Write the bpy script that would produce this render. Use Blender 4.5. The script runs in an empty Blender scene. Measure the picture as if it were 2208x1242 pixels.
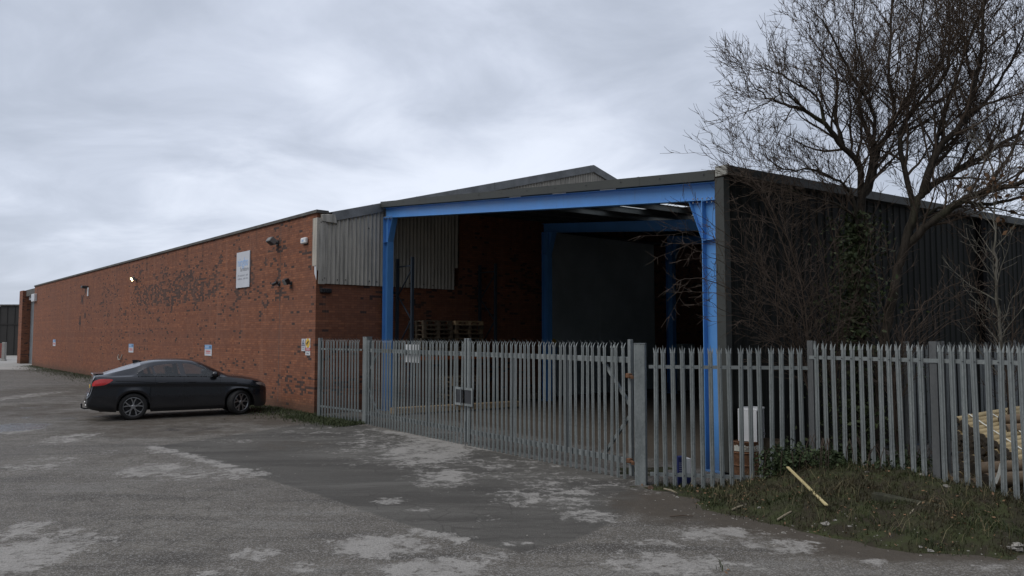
import bpy, math, random
import numpy as np
from mathutils import Vector, Matrix
random.seed(7); rng = np.random.default_rng(11)
R_ = math.radians
sc = bpy.context.scene
col = sc.collection
# ------------------------------------------------------------------ camera
W0, H0, FPX, HOR, CAMZ = 2208.0, 1242.0, 1640.0, 722.0, 2.45
PITCH = math.atan((HOR - H0/2)/FPX)
cd = bpy.data.cameras.new('camera'); cam = bpy.data.objects.new('camera', cd); col.objects.link(cam)
cd.sensor_width = 36.0; cd.lens = 36.0*FPX/W0; cd.clip_start = 0.1; cd.clip_end = 3000
cam.location = (0, 0, CAMZ); cam.rotation_euler = (math.pi/2 + PITCH, 0, 0)
sc.camera = cam
# ------------------------------------------------------------------ world, sun, exposure
SUN_EL, SUN_AZ = 50.0, -112.0        # azimuth clockwise from +Y: the light comes from the left, a little behind the camera
w = bpy.data.worlds.new('World'); sc.world = w; w.use_nodes = True
nt = w.node_tree; nt.nodes.clear()
def wn(t, **k):
    n = nt.nodes.new(t)
    for a, b in k.items(): setattr(n, a, b)
    return n
L = nt.links.new
tc = wn('ShaderNodeTexCoord'); sep = wn('ShaderNodeSeparateXYZ'); L(tc.outputs['Generated'], sep.inputs[0])
def wm(op, a, b=None, c=None):
    n = wn('ShaderNodeMath', operation=op)
    for i, s in enumerate((a, b, c)):
        if s is None: continue
        if isinstance(s, (int, float)): n.inputs[i].default_value = s
        else: L(s, n.inputs[i])
    return n.outputs[0]
def wr(v, a, b, c=0.0, d=1.0, smooth=True):
    n = wn('ShaderNodeMapRange'); n.interpolation_type = 'SMOOTHSTEP' if smooth else 'LINEAR'
    L(v, n.inputs[0])
    for i, x in enumerate((a, b, c, d)): n.inputs[i+1].default_value = x
    return n.outputs[0]
zc = wm('MAXIMUM', sep.outputs[2], 0.0)
den = wm('ADD', zc, 0.22)
cmb = wn('ShaderNodeCombineXYZ'); L(wm('DIVIDE', sep.outputs[0], den), cmb.inputs[0]); L(wm('DIVIDE', sep.outputs[1], den), cmb.inputs[1])
def wnoise(scale, detail, rough, off, dist=0.0, sx=1.0, sy=1.0, rot=0.0):
    mp = wn('ShaderNodeMapping'); mp.inputs['Location'].default_value = off; mp.inputs['Scale'].default_value = (sx, sy, 1); mp.inputs['Rotation'].default_value = (0, 0, rot)
    L(cmb.outputs[0], mp.inputs[0])
    n = wn('ShaderNodeTexNoise'); n.inputs['Scale'].default_value = scale; n.inputs['Detail'].default_value = detail
    n.inputs['Roughness'].default_value = rough; n.inputs['Distortion'].default_value = dist
    L(mp.outputs[0], n.inputs['Vector']); return n.outputs[0]
n1 = wnoise(0.55, 3, 0.5, (5.3, 0.4, 0), 0.5, 1.0, 1.0, 0.35)
n2 = wnoise(2.1, 6, 0.56, (0.4, 7.7, 2), 0.5, 1.0, 1.15, 0.2)
mixv = wm('ADD', wm('MULTIPLY', n1, 0.62), wm('MULTIPLY', n2, 0.38))
cloud = wr(mixv, 0.36, 0.66)
lowglow = wr(zc, 0.02, 0.30, 1.0, 0.0)
cloud = wm('ADD', cloud, wm('MULTIPLY', lowglow, 0.16))
bank = wm('MULTIPLY', wr(sep.outputs[1], 0.15, -0.35), wr(zc, 0.25, 0.62, 1.0, 0.0))  # unseen dark low sky added behind the camera to dim the canopy interior
back_dim = wm('SUBTRACT', 1.0, wm('MULTIPLY', bank, 0.84))
ramp = wn('ShaderNodeValToRGB'); e = ramp.color_ramp.elements
e[0].position = 0.0; e[0].color = (0.48, 0.53, 0.63, 1)
e[1].position = 1.0; e[1].color = (0.87, 0.925, 1.045, 1)
m = ramp.color_ramp.elements.new(0.5); m.color = (0.645, 0.70, 0.82, 1)
L(cloud, ramp.inputs[0])
sky = wn('ShaderNodeTexSky', sky_type='NISHITA'); sky.sun_disc = False
sky.sun_elevation = R_(SUN_EL); sky.sun_rotation = R_(SUN_AZ)
bright = wn('ShaderNodeVectorMath', operation='SCALE'); L(ramp.outputs[0], bright.inputs[0]); L(wm('MULTIPLY', back_dim, 7.8), bright.inputs['Scale'])
mx = wn('ShaderNodeMix', data_type='RGBA'); mx.inputs[0].default_value = 0.93
L(sky.outputs[0], mx.inputs[6]); L(bright.outputs[0], mx.inputs[7])
bg = wn('ShaderNodeBackground'); bg.inputs[1].default_value = 0.10; L(mx.outputs[2], bg.inputs[0])
wo = wn('ShaderNodeOutputWorld'); L(bg.outputs[0], wo.inputs[0])
sd = bpy.data.lights.new('sun', 'SUN'); sd.energy = 1.15; sd.angle = R_(40); sd.color = (1.0, 0.96, 0.90)
sun = bpy.data.objects.new('sun', sd); col.objects.link(sun)
sdir = Vector((math.sin(R_(SUN_AZ))*math.cos(R_(SUN_EL)), math.cos(R_(SUN_AZ))*math.cos(R_(SUN_EL)), math.sin(R_(SUN_EL))))
sun.rotation_euler = sdir.to_track_quat('Z', 'Y').to_euler(); sun.location = (-20, -10, 40)
sc.view_settings.view_transform = 'Standard'; sc.view_settings.look = 'None'; sc.view_settings.gamma = 1.0
sc.view_settings.exposure = 0.36
# ------------------------------------------------------------------ pixel geometry of the survey
CP, SP = math.cos(PITCH), math.sin(PITCH)
def ray(px, py):
    a, b = (px - W0/2)/FPX, -(py - H0/2)/FPX
    return Vector((a, CP - b*SP, SP + b*CP))
def gnd(px, py, z=0.0):
    d = ray(px, py); k = (z - CAMZ)/d.z
    return Vector((d.x*k, d.y*k, z))
def atY(px, py, Y):
    d = ray(px, py); k = Y/d.y
    return Vector((d.x*k, Y, CAMZ + d.z*k))
def on_plane(px, py, P, dirh):
    d = ray(px, py); n = Vector((-dirh.y, dirh.x, 0))
    k = n.dot(Vector((P.x, P.y, 0)))/n.dot(d)
    return Vector((d.x*k, d.y*k, CAMZ + d.z*k))
# ------------------------------------------------------------------ object helpers
def tag(o, label=None, cat=None, group=None, kind=None):
    if label: o['label'] = label
    if cat: o['category'] = cat
    if group: o['group'] = group
    if kind: o['kind'] = kind
    return o
def thing(name, loc, label, cat, group=None, rz=0.0):
    o = bpy.data.objects.new(name, None); col.objects.link(o); o.empty_display_size = 0.2
    o.location = loc; o.rotation_euler = (0, 0, rz)
    return tag(o, label, cat, group)
class MB:
    def __init__(s, frame=None): s.v = []; s.f = []; s.frame = frame; s.uvs = {}
    def add(s, vs, fs):
        b = len(s.v); s.v += [Vector(v) for v in vs]; s.f += [[b+i for i in f] for f in fs]; return s
    def box(s, x0, x1, y0, y1, z0, z1):
        return s.add([(x0,y0,z0),(x1,y0,z0),(x1,y1,z0),(x0,y1,z0),(x0,y0,z1),(x1,y0,z1),(x1,y1,z1),(x0,y1,z1)],
                     [(3,2,1,0),(4,5,6,7),(0,1,5,4),(1,2,6,5),(2,3,7,6),(3,0,4,7)])
    def bbox(s, x0, x1, y0, y1, z0, z1, b):
        # box with chamfered edges
        xs, ys, zs = (x0,x1), (y0,y1), (z0,z1); vs = []; idx = {}
        for i in (0,1):
            for j in (0,1):
                for k in (0,1):
                    sx, sy, sz = (b,-b)[i], (b,-b)[j], (b,-b)[k]
                    idx[i,j,k,0] = len(vs); vs.append((xs[i], ys[j]+sy, zs[k]+sz))
                    idx[i,j,k,1] = len(vs); vs.append((xs[i]+sx, ys[j], zs[k]+sz))
                    idx[i,j,k,2] = len(vs); vs.append((xs[i]+sx, ys[j]+sy, zs[k]))
        F = []
        for i in (0,1): F.append([idx[i,0,0,0], idx[i,1,0,0], idx[i,1,1,0], idx[i,0,1,0]])
        for j in (0,1): F.append([idx[0,j,0,1], idx[1,j,0,1], idx[1,j,1,1], idx[0,j,1,1]])
        for k in (0,1): F.append([idx[0,0,k,2], idx[1,0,k,2], idx[1,1,k,2], idx[0,1,k,2]])
        for i in (0,1):
            for j in (0,1): F.append([idx[i,j,0,0], idx[i,j,1,0], idx[i,j,1,1], idx[i,j,0,1]])
            for k in (0,1): F.append([idx[i,0,k,0], idx[i,1,k,0], idx[i,1,k,2], idx[i,0,k,2]])
        for j in (0,1):
            for k in (0,1): F.append([idx[0,j,k,1], idx[1,j,k,1], idx[1,j,k,2], idx[0,j,k,2]])
        for i in (0,1):
            for j in (0,1):
                for k in (0,1): F.append([idx[i,j,k,0], idx[i,j,k,1], idx[i,j,k,2]])
        return s.add(vs, F)
    def bar(s, p, q, wd, ht, up=(0,0,1)):
        p, q, up = Vector(p), Vector(q), Vector(up); d = (q-p).normalized()
        a = d.cross(up)
        if a.length < 1e-4: a = d.cross(Vector((1,0,0)))
        a.normalize(); b = a.cross(d).normalized(); a = a*wd/2; b = b*ht/2
        return s.add([p-a-b, p+a-b, p+a+b, p-a+b, q-a-b, q+a-b, q+a+b, q-a+b],
                     [(3,2,1,0),(4,5,6,7),(0,1,5,4),(1,2,6,5),(2,3,7,6),(3,0,4,7)])
    def tube(s, pts, rad, n=8, cap=True):
        pts = [Vector(p) for p in pts]
        if isinstance(rad, (int, float)): rad = [rad]*len(pts)
        b0 = len(s.v); prev = None
        for i, p in enumerate(pts):
            d = (pts[min(i+1, len(pts)-1)] - pts[max(i-1, 0)]).normalized()
            if prev is None:
                a = d.orthogonal().normalized()
            else:
                a = (prev - d*prev.dot(d)); a = a.normalized() if a.length > 1e-5 else d.orthogonal().normalized()
            prev = a; c = d.cross(a)
            for k in range(n):
                t = 2*math.pi*k/n; s.v.append(p + (a*math.cos(t) + c*math.sin(t))*rad[i])
        for i in range(len(pts)-1):
            for k in range(n):
                s.f.append([b0+i*n+k, b0+i*n+(k+1)%n, b0+(i+1)*n+(k+1)%n, b0+(i+1)*n+k])
        if cap:
            s.f.append([b0+k for k in range(n)][::-1]); s.f.append([b0+(len(pts)-1)*n+k for k in range(n)])
        return s
    def lathe(s, prof, n=24, axis='z', c=(0,0,0)):
        b0 = len(s.v); c = Vector(c)
        for r, h in prof:
            for k in range(n):
                t = 2*math.pi*k/n; x, y = r*math.cos(t), r*math.sin(t)
                s.v.append(c + (Vector((x,y,h)) if axis == 'z' else Vector((x,h,y)) if axis == 'y' else Vector((h,x,y))))
        for i in range(len(prof)-1):
            for k in range(n):
                s.f.append([b0+i*n+k, b0+i*n+(k+1)%n, b0+(i+1)*n+(k+1)%n, b0+(i+1)*n+k])
        return s
    def prism(s, poly, z0, z1):
        n = len(poly); b = len(s.v)
        s.v += [Vector((x,y,z0)) for x,y in poly] + [Vector((x,y,z1)) for x,y in poly]
        s.f.append([b+i for i in range(n)][::-1]); s.f.append([b+n+i for i in range(n)])
        for i in range(n): j = (i+1)%n; s.f.append([b+i, b+j, b+n+j, b+n+i])
        return s
    def build(s, name, mat, parent=None, smooth=False, label=None, origin=None, fix=True):
        fr = s.frame; off = Vector(parent.location) if (parent is not None and fr) else Vector((0,0,0))
        if origin is not None and parent is None: off = Vector(origin)
        vs = [(fr(v) if fr else v) - off for v in s.v]
        me = bpy.data.meshes.new(name); me.from_pydata([tuple(v) for v in vs], [], s.f)
        uv = me.uv_layers.new(name='UVMap').data
        li = 0
        for f in s.f:
            p = [s.v[i] for i in f]
            n = Vector((0,0,0))
            for i in range(len(p)):
                a, b = p[i], p[(i+1)%len(p)]
                n += Vector(((a.y-b.y)*(a.z+b.z), (a.z-b.z)*(a.x+b.x), (a.x-b.x)*(a.y+b.y)))
            ax, ay, az = abs(n.x), abs(n.y), abs(n.z)
            for q in p:
                uv[li].uv = (q.x, q.y) if az > ax and az > ay else ((q.y, q.z) if ax > ay else (q.x, q.z)); li += 1
        if smooth: me.polygons.foreach_set('use_smooth', [True]*len(me.polygons))
        if mat: me.materials.append(mat)
        me.update()
        if fix:
            import bmesh
            bm = bmesh.new(); bm.from_mesh(me); bmesh.ops.recalc_face_normals(bm, faces=bm.faces); bm.to_mesh(me); bm.free()
        o = bpy.data.objects.new(name, me); col.objects.link(o)
        if parent is not None: o.parent = parent
        elif origin is not None: o.location = origin
        if label: o['label'] = label
        return o
def build_parts(mb, name, mat, parent=None):
    par = list(range(len(mb.v)))
    def find(i):
        while par[i] != i: par[i] = par[par[i]]; i = par[i]
        return i
    for f in mb.f:
        for i in f[1:]: par[find(i)] = find(f[0])
    grp = {}
    for f in mb.f: grp.setdefault(find(f[0]), []).append(f)
    out = []
    for fs in grp.values():
        m2 = MB(mb.frame); ids = sorted({i for f in fs for i in f}); mp = {i: k for k, i in enumerate(ids)}
        m2.v = [mb.v[i] for i in ids]; m2.f = [[mp[i] for i in f] for f in fs]; out.append(m2.build(name, mat, parent))
    return out
def sharp(o, ang=35):
    me = o.data
    me.polygons.foreach_set('use_smooth', [True]*len(me.polygons))
    try: me.set_sharp_from_angle(angle=R_(ang))
    except Exception: pass
    return o
def copy_tree(o, parent=None):
    c = o.copy(); col.objects.link(c)
    if parent is not None: c.parent = parent
    for ch in o.children: copy_tree(ch, c)
    return c
def text_mesh(txt, size, mat, parent, mtx, name='lettering', ext=0.002, align='CENTER', sx=1.0, bold=0.0):
    cu = bpy.data.curves.new('lettering', 'FONT'); cu.body = txt; cu.size = size; cu.align_x = align; cu.extrude = ext; cu.offset = bold
    to = bpy.data.objects.new('tmp_text', cu); col.objects.link(to)
    dg = bpy.context.evaluated_depsgraph_get(); me = bpy.data.meshes.new_from_object(to.evaluated_get(dg))
    bpy.data.objects.remove(to)
    me.materials.clear(); me.materials.append(mat)
    me.transform(mtx @ Matrix.Diagonal((sx, 1, 1, 1)))
    o = bpy.data.objects.new(name, me); col.objects.link(o); o.parent = parent
    return o
# ------------------------------------------------------------------ materials
class NT:
    def __init__(s, name, rough=0.7, metal=0.0, spec=0.4):
        s.m = bpy.data.materials.new(name); s.m.use_nodes = True; s.t = s.m.node_tree
        s.b = s.t.nodes['Principled BSDF']; s.b.inputs['Roughness'].default_value = rough; s.b.inputs['Metallic'].default_value = metal
        s.b.inputs['Specular IOR Level'].default_value = spec
        s.tc = s.t.nodes.new('ShaderNodeTexCoord')
    def put(s, inp, v):
        if isinstance(v, (int, float)): inp.default_value = v
        elif isinstance(v, tuple): inp.default_value = v if len(v) != 3 or len(inp.default_value) == 3 else (*v, 1)
        else: s.t.links.new(v, inp)
    def math(s, op, a, b=0.0, c=0.0):
        n = s.t.nodes.new('ShaderNodeMath'); n.operation = op
        for i, x in enumerate((a, b, c)): s.put(n.inputs[i], x)
        return n.outputs[0]
    def rng(s, v, a, b, c=0.0, d=1.0):
        n = s.t.nodes.new('ShaderNodeMapRange'); n.interpolation_type = 'SMOOTHSTEP'
        for i, x in enumerate((v, a, b, c, d)): s.put(n.inputs[i], x)
        return n.outputs[0]
    def mix(s, f, a, b, mode='MIX'):
        n = s.t.nodes.new('ShaderNodeMix'); n.data_type = 'RGBA'; n.blend_type = mode
        s.put(n.inputs[0], f); s.put(n.inputs[6], a); s.put(n.inputs[7], b); return n.outputs[2]
    def noise(s, vec, scale, detail=3, rough=0.55, dist=0.0):
        n = s.t.nodes.new('ShaderNodeTexNoise')
        if vec is not None: s.t.links.new(vec, n.inputs['Vector'])
        n.inputs['Scale'].default_value = scale; n.inputs['Detail'].default_value = detail; n.inputs['Roughness'].default_value = rough; n.inputs['Distortion'].default_value = dist
        return n.outputs[0]
    def voro(s, vec, scale, out='Distance'):
        n = s.t.nodes.new('ShaderNodeTexVoronoi'); s.t.links.new(vec, n.inputs['Vector']); n.inputs['Scale'].default_value = scale
        return n.outputs[out]
    def map(s, vec, sc=(1,1,1), loc=(0,0,0)):
        n = s.t.nodes.new('ShaderNodeMapping'); s.t.links.new(vec, n.inputs[0]); n.inputs['Scale'].default_value = sc; n.inputs['Location'].default_value = loc
        return n.outputs[0]
    def sep(s, vec):
        n = s.t.nodes.new('ShaderNodeSeparateXYZ'); s.t.links.new(vec, n.inputs[0]); return n.outputs
    def comb(s, x, y, z=0.0):
        n = s.t.nodes.new('ShaderNodeCombineXYZ'); s.put(n.inputs[0], x); s.put(n.inputs[1], y); s.put(n.inputs[2], z); return n.outputs[0]
    def white(s, vec):
        n = s.t.nodes.new('ShaderNodeTexWhiteNoise'); n.noise_dimensions = '3D'; s.t.links.new(vec, n.inputs['Vector']); return n.outputs
    def attr(s, name):
        n = s.t.nodes.new('ShaderNodeAttribute'); n.attribute_name = name; return n
    def bump(s, h, strength=0.3, dist=0.02):
        n = s.t.nodes.new('ShaderNodeBump'); s.put(n.inputs['Height'], h); n.inputs['Strength'].default_value = strength; n.inputs['Distance'].default_value = dist
        s.t.links.new(n.outputs[0], s.b.inputs['Normal'])
    def color(s, c): s.put(s.b.inputs['Base Color'], c); return s
    def objrand(s):
        n = s.t.nodes.new('ShaderNodeObjectInfo'); return n.outputs['Random']
def simple(name, c, rough=0.6, metal=0.0, var=0.25, scale=3.0, spec=0.4, fine=40.0, stretch=(1,1,1), bump=0.0):
    s = NT(name, rough, metal, spec); v = s.map(s.tc.outputs['Object'], stretch)
    n = s.math('ADD', s.math('MULTIPLY', s.noise(v, scale, 5, 0.6), 0.65), s.math('MULTIPLY', s.noise(v, fine, 3, 0.6), 0.35))
    lo = tuple(x*(1-var) for x in c); hi = tuple(min(1, x*(1+var)) for x in c)
    s.color(s.mix(s.rng(n, 0.32, 0.68), lo, hi))
    s.put(s.b.inputs['Roughness'], s.rng(n, 0.3, 0.7, rough*0.85, min(1, rough*1.12)))
    if bump: s.bump(n, bump, 0.01)
    return s.m
def brick_mat(name, dark=1.0):
    s = NT(name, 0.85, 0, 0.25); uv = s.tc.outputs['UV']; c = s.sep(uv); u, v = c[0], c[1]
    row = s.math('FLOOR', s.math('DIVIDE', v, 0.075))
    hdr = s.math('LESS_THAN', s.math('FLOORED_MODULO', row, 4.0), 0.5)
    wdt = s.math('SUBTRACT', 0.225, s.math('MULTIPLY', hdr, 0.1125))
    cu = s.math('ADD', s.math('DIVIDE', u, wdt), s.math('MULTIPLY', s.math('FLOORED_MODULO', row, 2.0), 0.5))
    cl = s.math('FLOOR', cu); fu = s.math('FRACT', cu); fv = s.math('FRACT', s.math('DIVIDE', v, 0.075))
    wn_ = s.white(s.comb(cl, row, 3.0)); w1 = wn_[0]
    wc = s.sep(wn_[1])
    # mortar
    mu = s.math('MULTIPLY', s.math('MINIMUM', fu, s.math('SUBTRACT', 1.0, fu)), wdt)
    mv = s.math('MULTIPLY', s.math('MINIMUM', fv, s.math('SUBTRACT', 1.0, fv)), 0.075)
    mort = s.rng(s.math('MINIMUM', mu, mv), 0.003, 0.007, 1.0, 0.0)
    cellpos = s.comb(s.math('MULTIPLY', cl, wdt), s.math('MULTIPLY', row, 0.075), 0.0)
    big = s.noise(cellpos, 0.55, 3, 0.6, 0.4)
    mid = s.noise(cellpos, 2.3, 2, 0.6)
    band = s.math('MULTIPLY', s.rng(v, 3.0, 3.8), s.rng(v, 4.9, 6.0, 1.0, 0.12))
    p = s.math('ADD', 0.018*dark, s.math('MULTIPLY', s.math('MULTIPLY', s.rng(big, 0.44, 0.62), s.rng(mid, 0.40, 0.58)), s.math('ADD', 0.14*dark, s.math('MULTIPLY', band, 0.55*dark))))
    p = s.math('MULTIPLY', p, s.math('MULTIPLY', s.rng(u, 20.0, 33.0, 1.0, 0.10), 1.0))
    low = s.math('MULTIPLY', s.math('MULTIPLY', s.rng(v, 0.45, 0.6), s.rng(v, 1.0, 1.25, 1.0, 0.0)), s.rng(u, 2.0, 3.2, 0.30*dark, 0.0))
    p = s.math('ADD', p, low)
    smear = s.math('MULTIPLY', s.math('MULTIPLY', s.rng(u, 6.5, 9.0), s.rng(u, 19.5, 21.5, 1.0, 0.0)), s.math('MULTIPLY', s.rng(v, 3.75, 4.0), s.rng(v, 4.6, 5.3, 1.0, 0.0)))
    p = s.math('ADD', p, s.math('MULTIPLY', smear, s.math('MULTIPLY', s.rng(mid, 0.36, 0.55), 0.6*dark)))
    isd = s.math('LESS_THAN', w1, p)
    tone = s.mix(wc[1], (0.215, 0.078, 0.040), (0.355, 0.142, 0.073))
    rw = s.white(s.comb(0.5, row, 7.0))[0]; tone = s.mix(s.math('MULTIPLY', rw, 0.45), tone, (0.155, 0.064, 0.040))
    tone = s.mix(s.math('MULTIPLY', wc[2], 0.40), tone, (0.150, 0.072, 0.052))
    tint = s.noise(uv, 0.35, 4, 0.6)
    tone = s.mix(s.rng(tint, 0.35, 0.7, 0.0, 0.45), tone, (0.19, 0.090, 0.062))
    dk = s.mix(wc[0], (0.058, 0.041, 0.037), (0.150, 0.080, 0.058))
    bc = s.mix(isd, tone, dk)
    bc = s.mix(s.math('MULTIPLY', mort, 0.80), bc, (0.105, 0.057, 0.042))
    grime = s.noise(s.map(uv, (0.5, 0.18, 1)), 1.4, 5, 0.65)
    bc = s.mix(s.rng(grime, 0.55, 0.8, 0.0, 0.35), bc, (0.070, 0.044, 0.034))
    stk = s.noise(s.map(uv, (2.6, 0.10, 1)), 1.0, 5, 0.65)
    bc = s.mix(s.math('MULTIPLY', s.math('MULTIPLY', s.rng(stk, 0.52, 0.72), s.rng(v, 4.4, 6.2)), 0.55), bc, (0.060, 0.042, 0.034))
    bc = s.mix(s.math('MULTIPLY', s.rng(stk, 0.36, 0.46, 1.0, 0.0), 0.22), bc, (0.30, 0.16, 0.11))
    foot = s.math('MULTIPLY', s.rng(s.math('ADD', v, s.math('MULTIPLY', s.math('SUBTRACT', grime, 0.5), 0.8)), 0.05, 0.55, 1.0, 0.0), 0.55)
    bc = s.mix(foot, bc, (0.075, 0.060, 0.042))
    s.color(bc)
    s.bump(s.math('ADD', s.math('MULTIPLY', mort, -1.0), s.math('MULTIPLY', w1, 0.35)), 0.55, 0.008)
    return s.m
M = {}
M['brick'] = brick_mat('red_brick')
M['brick_in'] = brick_mat('red_brick_shed', 0.8)
def sheet_mat():
    s = NT('fibre_cement', 0.9, 0, 0.2); uv = s.tc.outputs['UV']
    st = s.noise(s.map(uv, (5.0, 0.35, 1)), 1.5, 5, 0.65); f = s.noise(uv, 22, 4, 0.65); b = s.noise(uv, 0.8, 3)
    c = s.mix(s.rng(st, 0.35, 0.7), (0.50, 0.468, 0.41), (0.27, 0.255, 0.225))
    c = s.mix(s.rng(b, 0.45, 0.7, 0, 0.6), c, (0.52, 0.48, 0.41))
    c = s.mix(s.rng(f, 0.5, 0.8, 0, 0.4), c, (0.13, 0.125, 0.115))
    s.color(c); s.bump(f, 0.2, 0.005); return s.m
M['sheet'] = sheet_mat()
M['coping'] = simple('dark_coping', (0.105, 0.10, 0.092), 0.85, 0, 0.45, 2.5, bump=0.3)
M['barge'] = simple('weathered_flashing', (0.20, 0.205, 0.205), 0.7, 0, 0.3, 2.0)
M['roofsheet'] = simple('roof_sheet', (0.22, 0.22, 0.215), 0.8, 0, 0.25, 1.2)
M['galv'] = None
def galv_mat(name='galvanised_steel', base=(0.32, 0.345, 0.34), dk=(0.15, 0.168, 0.168)):
    s = NT(name, 0.55, 0.35, 0.5); v = s.tc.outputs['Object']
    sp = s.voro(s.map(v, (1, 1, 0.6)), 45, 'Color'); g = s.sep(sp)[0]; n = s.noise(s.map(v, (1, 1, 0.25)), 6, 5, 0.65)
    c = s.mix(s.math('ADD', s.math('MULTIPLY', g, 0.40), s.math('MULTIPLY', s.rng(n, 0.3, 0.7), 0.6)), dk, base)
    r = s.objrand(); c = s.mix(s.math('MULTIPLY', r, 0.5), c, tuple(x*0.62 for x in base))
    d = s.noise(s.map(v, (8, 8, 1.2)), 2.5, 4, 0.7); c = s.mix(s.rng(d, 0.6, 0.8, 0, 0.5), c, (0.12, 0.125, 0.12))
    s.color(c); s.put(s.b.inputs['Roughness'], s.rng(n, 0.3, 0.7, 0.48, 0.68)); return s.m
M['galv'] = galv_mat()
M['galv_dark'] = galv_mat('galvanised_steel_grey', (0.25, 0.27, 0.275), (0.14, 0.155, 0.16))
M['post_grey'] = galv_mat('weathered_post_steel', (0.15, 0.155, 0.155), (0.085, 0.09, 0.092))
def blue_mat():
    s = NT('blue_steel_paint', 0.45, 0, 0.45); v = s.tc.outputs['Object']; z = s.sep(v)[2]
    n = s.noise(v, 1.5, 5, 0.6); f = s.noise(v, 26, 4, 0.7); st = s.noise(s.map(v, (9, 9, 0.6)), 1.2, 4, 0.65)
    c = s.mix(s.rng(n, 0.3, 0.7), (0.080, 0.248, 0.56), (0.098, 0.288, 0.63)); c = s.mix(s.rng(st, 0.55, 0.78, 0, 0.35), c, (0.085, 0.17, 0.30))
    chipm = s.math('MULTIPLY', s.rng(f, 0.66, 0.72), s.rng(n, 0.5, 0.62)); c = s.mix(chipm, c, (0.13, 0.075, 0.05))
    foot = s.math('MULTIPLY', s.rng(s.math('ADD', z, s.math('MULTIPLY', f, 0.5)), 0.25, 0.85, 1.0, 0.0), 0.5); c = s.mix(foot, c, (0.075, 0.085, 0.10))
    s.color(c); s.put(s.b.inputs['Roughness'], s.rng(n, 0.3, 0.7, 0.40, 0.58)); return s.m
M['blue'] = blue_mat()
def clad_mat():
    s = NT('anthracite_cladding', 0.7, 0, 0.12); v = s.tc.outputs['UV']
    n = s.noise(s.map(v, (1.5, 0.2, 1)), 2.0, 5, 0.65); f = s.noise(v, 18, 4, 0.6)
    c = s.mix(s.rng(n, 0.3, 0.7), (0.012, 0.0135, 0.0125), (0.022, 0.023, 0.0205))
    c = s.mix(s.rng(f, 0.55, 0.8, 0, 0.35), c, (0.042, 0.041, 0.035)); cx = s.sep(v); lapf = s.math('FRACT', cx[0]); lap = s.math('LESS_THAN', lapf, 0.018); tone = s.white(s.comb(s.math('FLOOR', cx[0]), 2.0, 1.0))[0]
    c = s.mix(s.math('MULTIPLY', tone, 0.35), c, (0.010, 0.011, 0.0105)); c = s.mix(s.math('MULTIPLY', lap, 0.6), c, (0.005, 0.005, 0.005))
    c = s.mix(s.math('MULTIPLY', s.rng(s.math('ADD', cx[1], s.math('MULTIPLY', n, 0.6)), 0.4, 1.3, 1.0, 0.0), 0.5), c, (0.045, 0.040, 0.032))
    s.color(c); return s.m
M['clad'] = clad_mat()
M['trim'] = simple('grey_trim', (0.046, 0.049, 0.044), 0.6, 0, 0.18, 1.5)
M['trim_pale'] = simple('pale_trim', (0.34, 0.335, 0.30), 0.6, 0, 0.15, 2.0)
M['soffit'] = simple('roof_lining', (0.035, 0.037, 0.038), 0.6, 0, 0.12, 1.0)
M['purlin'] = simple('galvanised_purlin', (0.10, 0.108, 0.108), 0.5, 0.3, 0.2, 3.0)
M['door_grey'] = simple('grey_sliding_door', (0.40, 0.455, 0.465), 0.5, 0, 0.14, 0.9)
M['shutter'] = simple('shutter_steel', (0.22, 0.25, 0.27), 0.45, 0.3, 0.18, 1.5)
M['white'] = simple('white_paint', (0.70, 0.71, 0.72), 0.5, 0, 0.06, 2.0)
M['white_board'] = simple('white_sign_board', (0.56, 0.58, 0.62), 0.5, 0, 0.07, 1.2)
M['sign_blue'] = simple('pale_blue_lettering', (0.27, 0.45, 0.74), 0.5, 0, 0.05)
M['sign_grey'] = simple('grey_lettering', (0.24, 0.25, 0.28), 0.5, 0, 0.05)
M['sign_faint'] = simple('faint_grey_lettering', (0.40, 0.42, 0.46), 0.5, 0, 0.05)
M['panel_blue'] = simple('blue_sign_panel', (0.19, 0.36, 0.60), 0.5, 0, 0.08)
M['red_ink'] = simple('red_lettering', (0.62, 0.13, 0.13), 0.5, 0, 0.05)
M['navy_ink'] = simple('navy_lettering', (0.03, 0.05, 0.12), 0.5, 0, 0.05)
M['yellow'] = simple('warning_yellow', (0.72, 0.45, 0.05), 0.5, 0, 0.06)
M['black'] = simple('black_plastic', (0.018, 0.018, 0.02), 0.45, 0, 0.2)
M['dark_metal'] = simple('dark_metal', (0.05, 0.052, 0.056), 0.5, 0.3, 0.2)
M['lamp_grey'] = simple('lamp_housing_grey', (0.19, 0.19, 0.185), 0.6, 0, 0.2)
M['rust'] = simple('rusty_steel', (0.15, 0.075, 0.04), 0.85, 0.2, 0.5, 14.0)
M['orange'] = simple('orange_rack_beam', (0.50, 0.13, 0.03), 0.5, 0, 0.12)
M['rack_blue'] = simple('rack_upright_steel', (0.045, 0.060, 0.080), 0.5, 0.2, 0.15)
M['stain'] = simple('tar_stain', (0.045, 0.032, 0.030), 0.9, 0, 0.3)
def wood_mat(name, a, b, grain=(2, 2, 30)):
    s = NT(name, 0.8, 0, 0.25); v = s.tc.outputs['Object']
    n = s.noise(s.map(v, grain), 1.2, 5, 0.65, 0.6); l = s.noise(v, 2.0, 3)
    c = s.mix(s.rng(n, 0.3, 0.7), a, b); c = s.mix(s.math('MULTIPLY', s.objrand(), 0.45), c, tuple(x*0.6 for x in a))
    c = s.mix(s.rng(l, 0.55, 0.8, 0, 0.35), c, tuple(x*0.5 for x in a)); s.color(c); s.bump(n, 0.25, 0.004); return s.m
M['log'] = wood_mat('treated_pine_log', (0.31, 0.235, 0.125), (0.48, 0.39, 0.225), (1.2, 9, 9))
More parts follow.
